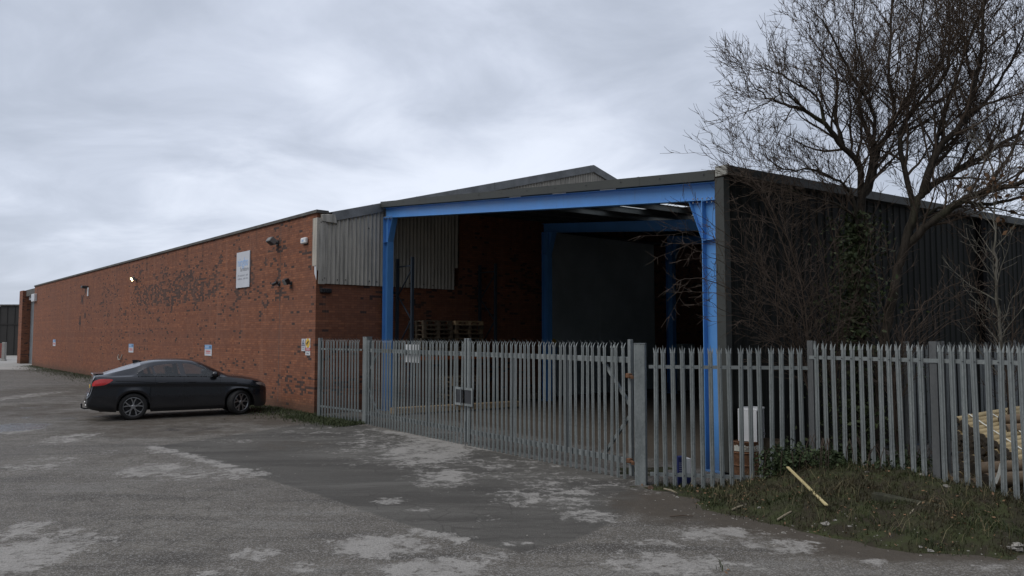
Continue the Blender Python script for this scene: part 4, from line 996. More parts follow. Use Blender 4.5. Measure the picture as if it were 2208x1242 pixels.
# --- rear fence behind the logs
B0 = Vector((6.75, 13.0, 0)); bl = 7.2
t = thing('palisade_fence', B0, 'rear palisade fence standing behind the log stack', 'fence', rz=ang(DD))
put_pales(t, [0.1+0.155*k for k in range(46)], ME_C, -0.04, -0.03)
for z in (0.33, 1.98):
    mb = MB(); mb.box(0.0, bl, -0.010, 0.0, z-0.027, z+0.027); mb.box(0.0, bl, 0.0, 0.04, z+0.019, z+0.027); mb.build('rail', M['post_grey'], t)
for x in (0.0, 1.15, 3.9, 6.6):
    mb = MB(); mb.box(x-0.05, x+0.05, 0.002, 0.012, 0, 2.34); mb.box(x-0.004, x+0.004, 0.012, 0.09, 0, 2.34); mb.box(x-0.05, x+0.05, 0.09, 0.10, 0, 2.34); mb.build('post', M['post_grey'], t)

# ================================================================== GRASS BANK
ctrl = []                                             # (x, y, h)
for px, py in [(1640,1033),(1690,1015),(1730,1003)]:
    p = on_plane(px, py, Q0, (Q1-Q0).normalized()); ctrl.append((p.x, p.y, max(0.05, p.z)))
for px, py in [(1765,1000),(1800,996),(1850,1000),(1900,1005),(1950,1012),(2012,1026),(2060,1036),(2110,1050),(2160,1064),(2200,1077)]:
    p = on_plane(px, py, S0, sdv); ctrl.append((p.x, p.y, max(0.05, p.z)))
pe_ = S0+sdv*4.2; ctrl.append((pe_.x, pe_.y, 0.22)); pe_ = S0+sdv*5.6; ctrl.append((pe_.x, pe_.y, 0.1))
for px, py in [(1380,1062),(1440,1085),(1500,1105),(1560,1118),(1620,1128),(1680,1140),(1740,1158),(1800,1172),(1860,1186),(1930,1197),(2010,1203),(2100,1204),(2208,1200),(2320,1195),(2450,1190)]:
    p = gnd(px, py); ctrl.append((p.x, p.y, -0.03)); ctrl.append((p.x, p.y-0.5, -0.12))
for px, py in [(1420,1050),(1480,1054),(1540,1056)]: p = gnd(px, py); ctrl.append((p.x, p.y, 0.02))
for px, py, h in [(1620,1085,.10),(1560,1090,.05),(1700,1080,.24),(1770,1060,.38),(1850,1050,.40),(1880,1090,.28),(1950,1080,.34),(2060,1110,.30),(2150,1140,.22),(1800,1120,.15),(1950,1150,.14)]:
    p = gnd(px, py, h); ctrl.append((p.x, p.y, h))
nB = Vector((-sdv.y, sdv.x, 0))                       # behind the fence
for k in range(8):
    q = S0 + sdv*(0.55*k); 
    for d_, h in ((0.5, 0.30), (1.2, 0.06), (2.2, -0.03), (3.5, -0.03)): ctrl.append((q.x+nB.x*d_, q.y+nB.y*d_, h*(1 if k > 0 else 0.8)))
for x_, y_ in [(2.2,12.9),(3.0,12.9),(3.8,12.9),(4.5,12.9),(3.5,13.6),(5,13.6)]: ctrl.append((x_, y_, -0.03))
CT = np.array(ctrl)
def bank_h(x, y):
    x = np.atleast_1d(x).astype(float); y = np.atleast_1d(y).astype(float)
    out = np.empty(len(x))
    for i in range(0, len(x), 20000):
        d2 = (x[i:i+20000, None]-CT[:,0])**2 + (y[i:i+20000, None]-CT[:,1])**2 + 0.03
        wgt = d2**-1.7; out[i:i+20000] = (wgt*CT[:,2]).sum(1)/wgt.sum(1)
    return out + 0.022*np.sin(x*5.1+y*3.7)*np.sin(y*6.3-x*2.2)*np.clip(out*6, 0, 1) + 0.012*np.sin(x*17+1.3*y)*np.sin(y*15)*np.clip(out*6, 0, 1) + 0.022*np.sin(x*9.1+y*4.3)*np.sin(y*10.7-x*3.1)*np.clip((out+0.06)*12, 0, 1)*np.clip(1-out*6, 0, 1)
def bh(p): return float(bank_h(p.x, p.y)[0])
def bank_hit(px, py):
    d = ray(px, py); k = 5.0/d.y
    while k*d.y < 14:
        p = Vector((d.x*k, d.y*k, CAMZ+d.z*k))
        if p.z <= max(bh(p), 0.0): return p
        k += 0.02
    return gnd(px, py)
gx = np.arange(1.9, 10.2, 0.06); gy = np.arange(6.2, 14.2, 0.06)
XX, YY = np.meshgrid(gx, gy); hh_ = bank_h(XX.ravel(), YY.ravel())
me = bpy.data.meshes.new('grass_bank'); idx = np.arange(XX.size).reshape(XX.shape)
Fq = np.stack([idx[:-1,:-1], idx[:-1,1:], idx[1:,1:], idx[1:,:-1]], -1).reshape(-1, 4)
keep = (hh_[Fq] > -0.03).any(1); me.from_pydata(np.stack([XX.ravel(), YY.ravel(), hh_], 1).tolist(), [], Fq[keep].tolist())
me.polygons.foreach_set('use_smooth', [True]*len(me.polygons)); me.materials.append(M['bank'])
o = bpy.data.objects.new('grass_bank', me); col.objects.link(o); o['kind'] = 'structure'
def blades(name, pts, hmin, hmax, mat, label, cat, wd=0.006, lean=0.6, kind='stuff'):
    n = len(pts); az = rng.uniform(0, 2*math.pi, n); h = rng.uniform(hmin, hmax, n); ln = rng.uniform(0.1, lean, n)*h
    wv = rng.uniform(0.6, 1.4, n)*wd; P = np.array(pts)
    dx, dy = np.cos(az), np.sin(az); a2 = az+rng.uniform(0.8, 2.2, n); lx, ly = np.cos(a2)*ln, np.sin(a2)*ln
    z = P[:,2]
    V = np.stack([np.stack([P[:,0]-dx*wv, P[:,1]-dy*wv, z-0.01], 1), np.stack([P[:,0]+dx*wv, P[:,1]+dy*wv, z-0.01], 1),
                  np.stack([P[:,0]+dx*wv*.7+lx*.35, P[:,1]+dy*wv*.7+ly*.35, z+h*.6], 1), np.stack([P[:,0]-dx*wv*.7+lx*.35, P[:,1]-dy*wv*.7+ly*.35, z+h*.6], 1),
                  np.stack([P[:,0]+lx, P[:,1]+ly, z+h*.97], 1)], 1).reshape(-1, 3)
    b = np.arange(n)*5
    F = [(i, i+1, i+2, i+3) for i in b.tolist()] + [(i+3, i+2, i+4) for i in b.tolist()]
    me = bpy.data.meshes.new(name); me.from_pydata(V.tolist(), [], F); me.materials.append(mat)
    o = bpy.data.objects.new(name, me); col.objects.link(o); tag(o, label, cat, None, kind); return o
# scatter on the bank
N = 60000
px_ = rng.uniform(2.0, 8.6, N); py_ = rng.uniform(6.8, 13.2, N); hb_ = bank_h(px_, py_)
cl = np.sin(px_*2.3+1)*np.sin(py_*2.9) + 0.6*np.sin(px_*6.1)*np.sin(py_*5.3+2) + 0.5*np.sin(px_*11+py_*7)
behind = ((px_-S0.x)*nB.x + (py_-S0.y)*nB.y)
ok = (hb_ > 0.015) & (rng.uniform(0, 1, N) < np.clip(0.55+0.35*cl+hb_*0.8, 0.08, 1)) & (behind < 1.4)
pts = np.stack([px_[ok], py_[ok], hb_[ok]], 1)
blades('bank_grass', pts, 0.02, 0.085, M['grass'], 'rough dark green grass over the bank below the fence', 'grass', 0.0055, 1.1)
N = 5200; px_ = rng.uniform(2.1, 8.2, N); py_ = rng.uniform(7.2, 12.8, N); hb_ = bank_h(px_, py_)
ok = (hb_ > 0.03) & (rng.uniform(0, 1, N) < np.clip(0.5+0.5*np.sin(px_*3.1+py_*2.2)*np.sin(py_*4.7), 0.05, 1)) & (((px_-S0.x)*nB.x + (py_-S0.y)*nB.y) < 1.0)
blades('dead_stalks', np.stack([px_[ok], py_[ok], hb_[ok]], 1), 0.08, 0.24, M['stalk'], 'long flattened straw coloured stalks among the bank grass', 'stalks', 0.0028, 1.9)
# edge tufts at its foot
N = 9000; px_ = rng.uniform(2.1, 6.6, N); py_ = rng.uniform(8.0, 12.6, N); hb_ = bank_h(px_, py_); ok = (hb_ > -0.02) & (hb_ < 0.06) & (rng.uniform(0,1,N) < 0.45+0.4*np.sin(px_*7)*np.sin(py_*8))
blades('edge_grass', np.stack([px_[ok], py_[ok], np.maximum(hb_[ok], 0)], 1), 0.03, 0.10, M['grass'], 'thin weedy grass at the foot of the bank', 'grass', 0.005, 1.2)
# grass along the brick wall
pts = []
for k in range(14000):
    s = rng.uniform(-0.3, WLEN) if rng.uniform() < 0.7 else rng.uniform(-0.4, 9); d = abs(rng.normal(0, 0.45))
    if s < 6: d *= 1.5
    if 17 < s < 44: d *= 1.7
    p = WF(Vector((-0.02-d, s, 0))); pts.append((p.x, p.y, 0))
for k in range(5000):
    s = rng.uniform(-0.2, 1.0); q = FC + (G0-FC)*rng.uniform(-0.3, 1.05); d = rng.normal(0.35, 0.35); pts.append((q.x-0.6*d, q.y-0.8*d, 0))
blades('wall_grass', np.array(pts), 0.02, 0.10, M['grass_wall'], 'strip of short grass and weeds along the brick wall foot', 'grass', 0.009, 0.9)
def litter():
    V = []; F = []
    for i in range(1500):
        x, y = random.uniform(2.1, 7.6), random.uniform(7.4, 12.6); h = float(bank_h(x, y)[0])
        if h < -0.02: continue
        c = Vector((x, y, max(h, 0)+random.uniform(0.004, 0.05))); a = Vector((random.gauss(0,.5), random.gauss(0,.5), 1)).normalized(); b = a.orthogonal().normalized(); b = Matrix.Rotation(random.uniform(0, 6.3), 3, a) @ b; d = a.cross(b); q = random.uniform(0.010, 0.030); k = len(V)
        V += [tuple(c-b*q), tuple(c+d*q*0.55), tuple(c+b*q), tuple(c-d*q*0.55)]; F.append((k, k+1, k+2, k+3))
    me = bpy.data.meshes.new('leaf_litter'); me.from_pydata(V, [], F); me.materials.append(M['deadleaf']); o = bpy.data.objects.new('leaf_litter', me); col.objects.link(o)
    tag(o, 'dead brown leaves scattered through the bank grass', 'leaf litter', None, 'stuff')
litter()
def leaves(n, fn, sz):
    V = []; F = []
    for i in range(n):
        c = Vector(fn()); s = random.uniform(0.45, 1.5)*sz
        a = Vector((random.gauss(0,1), random.gauss(0,1), random.gauss(0,1))).normalized(); b = a.orthogonal().normalized(); 
        q = Matrix.Rotation(random.uniform(0, 6.28), 3, a); b = q @ b; d = a.cross(b)
        k = len(V); V += [c - b*s, c + d*s*0.6 - b*s*0.1, c + b*s + a*s*0.2, c - d*s*0.6 - b*s*0.1]; F.append([k, k+1, k+2, k+3])
    return V, F
def leaf_obj(name, n, fn, sz, mat, parent=None, off=Vector((0,0,0))):
    V, F = leaves(n, fn, sz); me = bpy.data.meshes.new(name); me.from_pydata([tuple(v-off) for v in V], [], F); me.materials.append(mat)
    o = bpy.data.objects.new(name, me); col.objects.link(o)
    if parent: o.parent = parent
    else: o.location = off
    return o
def tubes_obj(name, tubes, mat, parent, off):
    mb = MB()
    vs = []; fs = []
    for pts, rad in tubes:
        n = 7 if rad[0] > 0.05 else 5 if rad[0] > 0.018 else 3
        b0 = len(vs); prev = None
        for i, p in enumerate(pts):
            d = (pts[min(i+1, len(pts)-1)] - pts[max(i-1, 0)])
            d = d.normalized() if d.length > 1e-7 else Vector((0,0,1))
            a = d.orthogonal() if prev is None else prev - d*prev.dot(d)
            a = a.normalized() if a.length > 1e-6 else d.orthogonal().normalized(); prev = a; c = d.cross(a)
            for k in range(n):
                t_ = 2*math.pi*k/n; q = p + (a*math.cos(t_) + c*math.sin(t_))*rad[i] - off; vs.append((q.x, q.y, q.z))
        for i in range(len(pts)-1):
            for k in range(n): fs.append((b0+i*n+k, b0+i*n+(k+1)%n, b0+(i+1)*n+(k+1)%n, b0+(i+1)*n+k))
    me = bpy.data.meshes.new(name); me.from_pydata(vs, [], fs); me.polygons.foreach_set('use_smooth', [True]*len(me.polygons)); me.materials.append(mat)
    o = bpy.data.objects.new(name, me); col.objects.link(o); o.parent = parent; return o
# brambles at the fence foot
def bramble(px, py, plane_p, plane_d, rx, ry, rz_, n, label, sz=0.03):
    p = on_plane(px, py, plane_p, plane_d); base = Vector((p.x, p.y, 0)); zc = p.z
    t = thing('bramble_bush', base, label, 'bush')
    st = []
    for k in range(14):
        a = random.uniform(0, 6.28); q = base + Vector((math.cos(a)*rx*0.4, math.sin(a)*ry*0.4, 0)); pts_ = [q + Vector((math.cos(a)*rx*0.5*f, math.sin(a)*ry*0.5*f, zc*1.5*math.sin(f*2.2))) for f in np.linspace(0, 1.2, 6)]
        st.append((pts_, [0.007]*5+[0.003]))
    tubes_obj('stems', st, M['shrub'], t, base)
    def fn():
        while True:
            v = Vector((random.uniform(-1,1), random.uniform(-1,1), random.uniform(-1,1)))
            if v.length < 1: break
        f = 0.75+0.35*math.sin(v.x*5+v.y*4)
        return base + Vector((v.x*rx*f, v.y*ry*f, max(0.02, zc+v.z*rz_*f)))
    leaf_obj('leaves', n, fn, sz, M['bramble'], t, base)
bramble(1700, 1000, Q0-Vector((0,0.12,0)), (Q1-Q0).normalized(), 0.50, 0.35, 0.36, 2600, 'dark ivy bramble bush spilling through fence beside the pale batten')
bramble(1800, 985, S0, sdv, 0.45, 0.4, 0.18, 1300, 'low bramble growing under the bank fence, right of the fence step')
bramble(1950, 1005, S0+nB*0.3, sdv, 0.55, 0.35, 0.2, 1300, 'low bramble behind the bank fence in front of the log stack')
# buried concrete block in the bank
p = bank_hit(1965, 1080)
mb = MB(); mb.bbox(-0.42, 0.42, -0.15, 0.15, -0.3, 0.03, 0.025)
o = mb.build('concrete_block', M['stone']); o.location = (p.x, p.y+0.06, p.z-0.01); o.rotation_euler = (R_(-8), R_(5), ang(sdv)+0.35)
tag(o, 'mossy concrete block half buried in the grassy bank', 'block')
# pale batten, sticks, rubble
pa = bank_hit(1699, 1038); pb = bank_hit(1783, 1108)
pa.z += 0.04; pb.z += 0.04
lift = max(0.0, max(bh(pa.lerp(pb, f))+0.075-pa.lerp(pb, f).z for f in np.linspace(0, 1, 12))); pa.z += lift; pb.z += lift*0.4
mb = MB(); d = pb-pa; L_ = d.length
mb.bbox(0, L_, -0.020, 0.020, -0.010, 0.010, 0.002)
o = mb.build('wooden_batten', M['batten']); o.location = pa; o.rotation_euler = d.to_track_quat('X', 'Z').to_euler(); tag(o, 'long pale yellow wooden batten lying on the bank', 'batten')
def stick(pxa, pxb, h, lb, mat=M['stick'], r=0.014):
    a, b = bank_hit(*pxa), bank_hit(*pxb); a.z += r+0.015; b.z += r+0.02
    mb = MB(); m_ = (a+b)/2 + Vector((0.012, 0.008, 0.006)); mb.tube([a, m_, b], [r, r*1.1, r*0.7], 7); o = mb.build('stick', mat, None, origin=a); tag(o, lb, 'stick', 'sticks lying below the bank')
stick((1676,1126),(1707,1108), 0.04, 'thick grey stick lying on dirt left of the batten end')
stick((1578,1104),(1602,1095), 0.03, 'thin pale stick lying at grass edge below blue column')
stick((1432,1058),(1460,1068), 0.02, 'grey twig lying beside the gate post foot')
stick((1445,1117),(1495,1117), 0.0, 'long thin dark stick lying flat on dirt edge', M['twig'], 0.008)
a = gnd(1985, 1080, 0.33); 
stick((1962,1112),(1984,1087), 0.25, 'pale forked twig poking out of the bank right of block', M['stick'], 0.008)
# white rubble chips: stuff
V = []; F = []
def chip(c, s, flat=0.5):
    k = len(V)
    for dx, dy, dz in ((-1,-1,0),(1,-1,0),(1,1,0),(-1,1,0),(-.6,-.7,1),(.7,-.5,1),(.5,.7,1),(-.7,.5,1)):
        V.append((c.x+dx*s*random.uniform(.6,1.2), c.y+dy*s*random.uniform(.5,1.1), c.z+dz*s*flat*random.uniform(.6,1.2)))
    F.extend([(k+3,k+2,k+1,k),(k+4,k+5,k+6,k+7),(k,k+1,k+5,k+4),(k+1,k+2,k+6,k+5),(k+2,k+3,k+7,k+6),(k+3,k,k+4,k+7)])
for i in range(260):
    px, py = random.uniform(1390, 2208), 0; py = 1085 + (px-1390)*0.13 + random.gauss(12, 26); c = bank_hit(px, min(py, 1240)); chip(c, random.uniform(0.004, 0.015))
for px, py, s in [(1456,1100,.022),(1637,1095,.03),(1540,1110,.02),(1460,1073,.03),(1430,1078,.02),(1690,1150,.03),(1830,1135,.025),(1985,1180,.03),(2005,1188,.04),(2178,1182,.05),(2195,1186,.06),(2205,1190,.03),(2190,1175,.06),(1800,1123,.03),(1885,1005,.05),(1990,1024,.06),(2040,1049,.05),(1870,1018,.03)]:
    c = bank_hit(px, py); chip(c, s)
for i in range(260):
    px, py = random.uniform(0, 2000), random.uniform(930, 1235); c = gnd(px, py); chip(c, random.uniform(0.004, 0.012))
me = bpy.data.meshes.new('rubble_chips'); me.from_pydata(V, [], F); me.materials.append(M['rubble']); o = bpy.data.objects.new('rubble_chips', me); col.objects.link(o)
tag(o, 'scattered pale stone chips and rubble on the dirt edge', 'rubble', None, 'stuff')
for px, py, s, lb in [(1781,1130,0.075,'flat pale slab fragment lying on dirt below the batten'),(1403,1053,0.06,'reddish broken brick beside the gate post')]:
    c = bank_hit(px, py); V = []; F = []; chip(Vector((0,0,0)), s, 0.3 if s > 0.07 else 0.8)
    me = bpy.data.meshes.new('stone_fragment'); me.from_pydata(V, [], F); me.materials.append(M['rubble'] if s > 0.07 else M['brick_in']); o = bpy.data.objects.new('stone_fragment', me); col.objects.link(o); o.location = c; tag(o, lb, 'stone')

# ================================================================== OBJECTS BEHIND THE FENCE
# blue and white container
p = gnd(1476, 1048); p = Vector((p.x, p.y+0.12, 0))
t = thing('product_carton', p, 'dark blue and white carton standing behind the palisade pales', 'carton', rz=0.25)
mb = MB(); mb.bbox(-0.115, 0.02, -0.07, 0.07, 0, 0.46, 0.006); mb.build('blue_side', simple('dark_blue_card', (0.022, 0.03, 0.14), 0.6, 0, 0.2), t)
mb = MB(); mb.bbox(0.021, 0.115, -0.07, 0.07, 0.17, 0.43, 0.006); mb.build('white_side', M['white'], t)
mb = MB(); mb.bbox(0.021, 0.115, -0.069, 0.069, 0, 0.169, 0.006); mb.build('blue_foot', simple('dark_blue_base', (0.022, 0.03, 0.12), 0.6, 0, 0.2), t)
text_mesh('XCI', 0.085, M['white'], t, Matrix.Translation((0.012, -0.072, 0.25)) @ Matrix.Rotation(R_(90), 4, 'X') @ Matrix.Rotation(R_(90), 4, 'Z'))
mb = MB()
for k in range(6): mb.box(-0.10, -0.05, -0.073, -0.071, 0.36-0.03*k, 0.367-0.03*k)
mb.build('text_lines', M['sign_faint'], t)
# rusty drum with label and appliance on it
dr = gnd(1617, 1032); dr = Vector((dr.x, dr.y+0.28, 0))
t = thing('rusty_drum', dr, 'rusty brown drum with torn white label behind the fence', 'drum')
mb = MB(); mb.lathe([(0.0,0.0),(0.255,0.0),(0.262,0.012),(0.255,0.03),(0.255,0.19),(0.268,0.205),(0.255,0.22),(0.255,0.40),(0.268,0.415),(0.255,0.43),(0.255,0.585),(0.265,0.60),(0.255,0.61),(0.235,0.60),(0.0,0.595)], 32); sharp(mb.build('shell', M['rust'], t))
mb = MB()
for k in range(14):
    a0 = R_(212+k*9); a1 = R_(212+k*9+9); mb.add([(0.259*math.cos(a0),0.259*math.sin(a0),0.45),(0.259*math.cos(a1),0.259*math.sin(a1),0.45),(0.259*math.cos(a1),0.259*math.sin(a1),0.545+0.012*math.sin(k*2)),(0.259*math.cos(a0),0.259*math.sin(a0),0.545+0.012*math.sin(k*2))], [(0,1,2,3)])
mb.build('label', M['strap'], t)
text_mesh('ONAS', 0.085, M['rust'], t, Matrix.Translation((0.02, -0.262, 0.47)) @ Matrix.Rotation(R_(90), 4, 'X'))
ap = Vector((dr.x+0.16, dr.y+0.10, 0.611))
t = thing('oven', ap, 'small oven with white side and black front standing on rusty drum', 'oven', rz=R_(60))
mb = MB(); mb.bbox(-0.30, -0.285, -0.16, 0.16, 0, 0.52, 0.003); mb.bbox(0.285, 0.30, -0.16, 0.16, 0, 0.52, 0.003); mb.bbox(-0.30, 0.30, -0.17, 0.16, 0.521, 0.555, 0.004); mb.build('housing', M['white'], t)
mb = MB(); mb.box(-0.284, 0.284, -0.15, 0.15, 0.01, 0.519); mb.build('front', M['black'], t)
mb = MB(); mb.tube([(-0.2,-0.152,0.12),(-0.17,-0.20,0.09),(0.17,-0.20,0.09),(0.2,-0.152,0.12)], 0.010, 8); mb.build('handle', M['chrome'], t)
cr = Vector((ap.x+0.36, ap.y+0.14, 0)); t = thing('wooden_crate', cr, 'dark weathered crate beside drum mostly hidden by bramble', 'crate', rz=-0.6)
mb = MB()
for z in (0.05, 0.24, 0.43):
    mb.box(-0.22, 0.22, -0.2, -0.18, z, z+0.16); mb.box(-0.22, 0.22, 0.18, 0.2, z, z+0.16); mb.box(-0.22, -0.2, -0.179, 0.179, z, z+0.16); mb.box(0.2, 0.22, -0.179, 0.179, z, z+0.16)
mb.box(-0.2, 0.2, -0.18, 0.18, 0.0, 0.05); mb.build('slats', M['pallet_old'], t)
# log stacks --------------------------------------------------------
def log_obj(a, b, r, mat, label, group):
    mb = MB(); d = b-a; L_ = d.length; n = 12
    mb.tube([(0,0,0),(L_*0.5,random.uniform(-.01,.01),random.uniform(-.008,.008)),(L_,0,0)], [r, r*0.97, r*random.uniform(0.88, 0.97)], n, cap=False)
    root = thing('timber_post', a, label, 'log', group); root.rotation_euler = d.to_track_quat('X', 'Z').to_euler()
    o = mb.build('round_side', mat, root, smooth=True, fix=False)
    e = MB(); e.lathe([(0.001,-0.006),(r*0.8,-0.005),(r*1.0,0.002)], n, 'x'); e.lathe([(0.001,L_+0.004),(r*0.8,L_+0.003),(r*0.93,L_-0.001)], n, 'x'); build_parts(e, 'end_grain', M['log_end'], root)
    return root
LA = atY(2066, 898, 12.2); LE = atY(2215, 1000, 10.75); LD = Vector((0.86, 0.50, 0.045)).normalized()
NL = 14; LED = (LE-LA)
for i in range(NL):
    top = LA + LED*(i/(NL-1)); zt_ = top.z-0.055; nlay = max(1, int((zt_-0.02)/0.108))
    for k in range(nlay):
        st = top + Vector((random.uniform(-.015,.015), random.uniform(-.01,.01), -0.055-0.108*k)) + LD*random.uniform(-0.05, 0.05) + LED.normalized()*(0.05*(k%2))
        log_obj(st, st+LD*(1.9+random.uniform(-.05,.05)), 0.0535, M['log'], 'pale round timber post in the strapped stack behind the bank fence', 'timber posts in the strapped stack')
LD2 = Vector((0.97, 0.22, 0.02)).normalized()
for (px, py, Y, r) in ((2100, 1012, 10.45, 0.088), (2125, 1036, 10.25, 0.092), (2092, 1046, 10.4, 0.085)):
    st = atY(px, py, Y); log_obj(st, st+LD2*2.4, r, M['log_dark'], 'thick brown log lying low in front of the strapped stack', 'thick logs lying before the stack')
for (px, py, Y) in ((2160, 905, 12.1), (2166, 925, 11.95), (2185, 903, 12.4)):
    st = atY(px, py, Y); log_obj(st, st+LD2*2.2, 0.075, M['log_dark'], 'brown round log lying on top at the back of the stack', 'brown logs on top of the stack')
mb = MB()
for dd in (0.30, 0.85):
    ring = [LA + LED*(i/(NL-1)) + LD*dd + Vector((0.0, -0.01, 0.008 + (0.0 if i%2 else 0.004))) for i in range(NL)]
    for a_, b_ in zip(ring[:-1], ring[1:]): mb.bar(a_, b_, 0.026, 0.004, Vector((0,-0.3,1)))
o = mb.build('strap', M['strap'], None, origin=LA); tag(o, 'white plastic strapping bound round the timber post stack', 'strap')
a_ = atY(2146, 1042, 10.05); b_ = atY(2159, 1000, 10.12); mb = MB(); mb.bar(a_, (a_+b_)/2+Vector((0.01,0,0.0)), 0.045, 0.004, (0,-1,0)); mb.bar((a_+b_)/2+Vector((0.01,0,0)), b_, 0.045, 0.004, (0,-1,0)); o = mb.build('strap', M['strap'], None, origin=a_); tag(o, 'loose white strap end hanging over the thick low logs', 'strap')
# cut stump at left of the logs
st = gnd(2052, 1035, 0.15)
t = thing('cut_stump', (st.x, st.y+0.15, 0), 'pale cut stump lying behind the bank fence left of logs', 'stump')
mb = MB(); mb.tube([(0,0,0.05),(-0.05,0.05,0.3),(-0.08,0.06,0.44)], [0.11,0.09,0.07], 10); mb.tube([(-0.03,0.02,0.2),(0.10,-0.05,0.12),(0.16,-0.10,0.02)], [0.05,0.045,0.03], 8); mb.build('wood', M['log_dark'], t)

# racking, pallets, timber under the canopy ---------------------------
def WP(t, off, z=0.0): return Vector((t, -off, z))
tA = wall_t(851, 700)[0]; tB = wall_t(1029, 700)[0]
rk = thing('pallet_rack', WF(Vector((tA, -0.5, 0))), 'tall pallet rack with orange beam against the shaded brick wall', 'rack')
for tt in (tA, tB):
    mb = MB(WF)
    for off in (0.15, 1.05): mb.box(tt-0.045, tt+0.045, -off-0.04, -off+0.04, 0, 5.0)
    mb.build('upright', M['rack_blue'], rk)
    mb = MB(WF); mb.bar((tt,-0.19,4.72),(tt,-1.01,4.72),0.04,0.04); zz = [4.6, 3.75, 2.95, 2.0, 1.1, 0.2]
    for i in range(5): mb.bar((tt, -0.19 if i%2 else -1.01, zz[i]), (tt, -1.01 if i%2 else -0.19, zz[i+1]), 0.035, 0.035)
    mb.build('bracing', M['rack_blue'], rk)
for off in (0.15, 1.05):
    mb = MB(WF); mb.box(tA+0.046, tB-0.046, -off-0.025, -off+0.025, 1.62, 1.74); mb.build('beam', M['orange'], rk)
def pallet_mesh(mat):
    mb = MB(); wx, wy = 1.2, 0.9
    for k in range(5): y = -wy/2+0.05+k*(wy-0.1)/4; mb.box(-wx/2, wx/2, y-0.05, y+0.05, 0.124, 0.146)
    for x in (-wx/2+0.05, 0, wx/2-0.05): mb.box(x-0.05, x+0.05, -wy/2, wy/2, 0.102, 0.1235)
    for x in (-wx/2+0.06, 0, wx/2-0.06):
        for y in (-wy/2+0.055, 0, wy/2-0.055): mb.box(x-0.06, x+0.06, y-0.052, y+0.052, 0.022, 0.1015)
    for y in (-wy/2+0.05, 0, wy/2-0.05): mb.box(-wx/2, wx/2, y-0.05, y+0.05, 0, 0.0215)
    o = mb.build('pallet', mat); m_ = o.data; bpy.data.objects.remove(o); return m_
PM = {k: pallet_mesh(M[k]) for k in ('pallet', 'pallet_new', 'pallet_old')}
rzw = ang(RD)
def pallet(t_, off, z, k, label, group, jit=0.03):
    o = bpy.data.objects.new('pallet', PM[k]); col.objects.link(o); o.location = WF(Vector((t_+random.uniform(-jit, jit), -off+random.uniform(-jit, jit), z))); o.rotation_euler = (0, 0, rzw+random.uniform(-.03,.03)); tag(o, label, 'pallet', group)
t1 = wall_t(893, 720)[0]+0.25; t2 = t1+1.33
for k in range(8): pallet(t1, 0.62, 1.742+0.149*k, 'pallet_old' if k > 1 else 'pallet', 'dark weathered pallet in the left stack on the orange rack', 'pallets stacked on the rack')
for k in range(8): pallet(t2, 0.62, 1.742+0.149*k, 'pallet_new' if k > 6 else 'pallet' if k%2 else 'pallet_old', 'fresh pale pallet topping the right stack on the rack' if k > 6 else 'brown pallet in the right stack on the orange rack', 'pallets stacked on the rack')
t3 = wall_t(952, 800)[0]
for k in range(7): pallet(t3+0.1, 0.9, 0.001+0.149*k, 'pallet' if k in (2, 5) else 'pallet_old' if k < 5 else 'pallet', 'brown pallet in the floor stack under the orange rack', 'pallets stacked on the shed floor')
def timber(pa, pb, n, label):
    a, b = gnd(*pa), gnd(*pb); d = (b-a); L_ = d.length
    t = thing('timber_bundle', a, label, 'timber', rz=ang(d)); 
    mb = MB()
    for r in range(2):
        for k in range(n): mb.box(0.02*random.random(), L_-0.05*random.random(), 0.02+0.11*k, 0.12+0.11*k, 0.06+0.085*r, 0.14+0.085*r)
    mb.build('planks', M['pallet_new'] if pa[0] < 1000 else M['pallet'], t); mb = MB()
    for x in (0.4, L_*0.5, L_-0.4): mb.box(x-0.05, x+0.05, 0, 0.11*n, 0, 0.058)
    mb.build('bearers', M['pallet_old'], t)
timber((850,897),(1126,880), 3, 'long pale timber planks bundled low on the shed floor')
timber((1124,866),(1200,860), 4, 'short brown timber bundle at the foot of grey sliding doors')
pz = wall_t(1189, 742); 
t = thing('door_sign', WF(Vector((pz[0], -0.11, pz[1]))), 'small yellow disc and blue sign on the grey sliding door', 'sign')
mb = MB(WF); mb.lathe([(0.0,-0.118),(0.16,-0.118),(0.16,-0.109)], 18, 'y', (pz[0],0,pz[1]+0.05)); mb.build('disc', M['yellow'], t); mb = MB(WF); mb.box(pz[0]-0.2, pz[0]+0.2, -0.115, -0.109, pz[1]-0.62, pz[1]-0.13); mb.build('plate', M['panel_blue'], t)
pc = gnd(1456, 842); t = thing('storage_cabinet', pc, 'grey steel cabinet deep in the dark shed', 'cabinet', rz=ang(DD))
mb = MB(); mb.bbox(0, 0.95, -0.3, 0.3, 0, 2.05, 0.01); mb.build('carcass', M['door_grey'], t); mb = MB(); mb.box(0.03, 0.47, -0.315, -0.301, 0.06, 2.0); mb.box(0.48, 0.92, -0.315, -0.301, 0.06, 2.0); build_parts(mb, 'door', M['door_grey'], t)

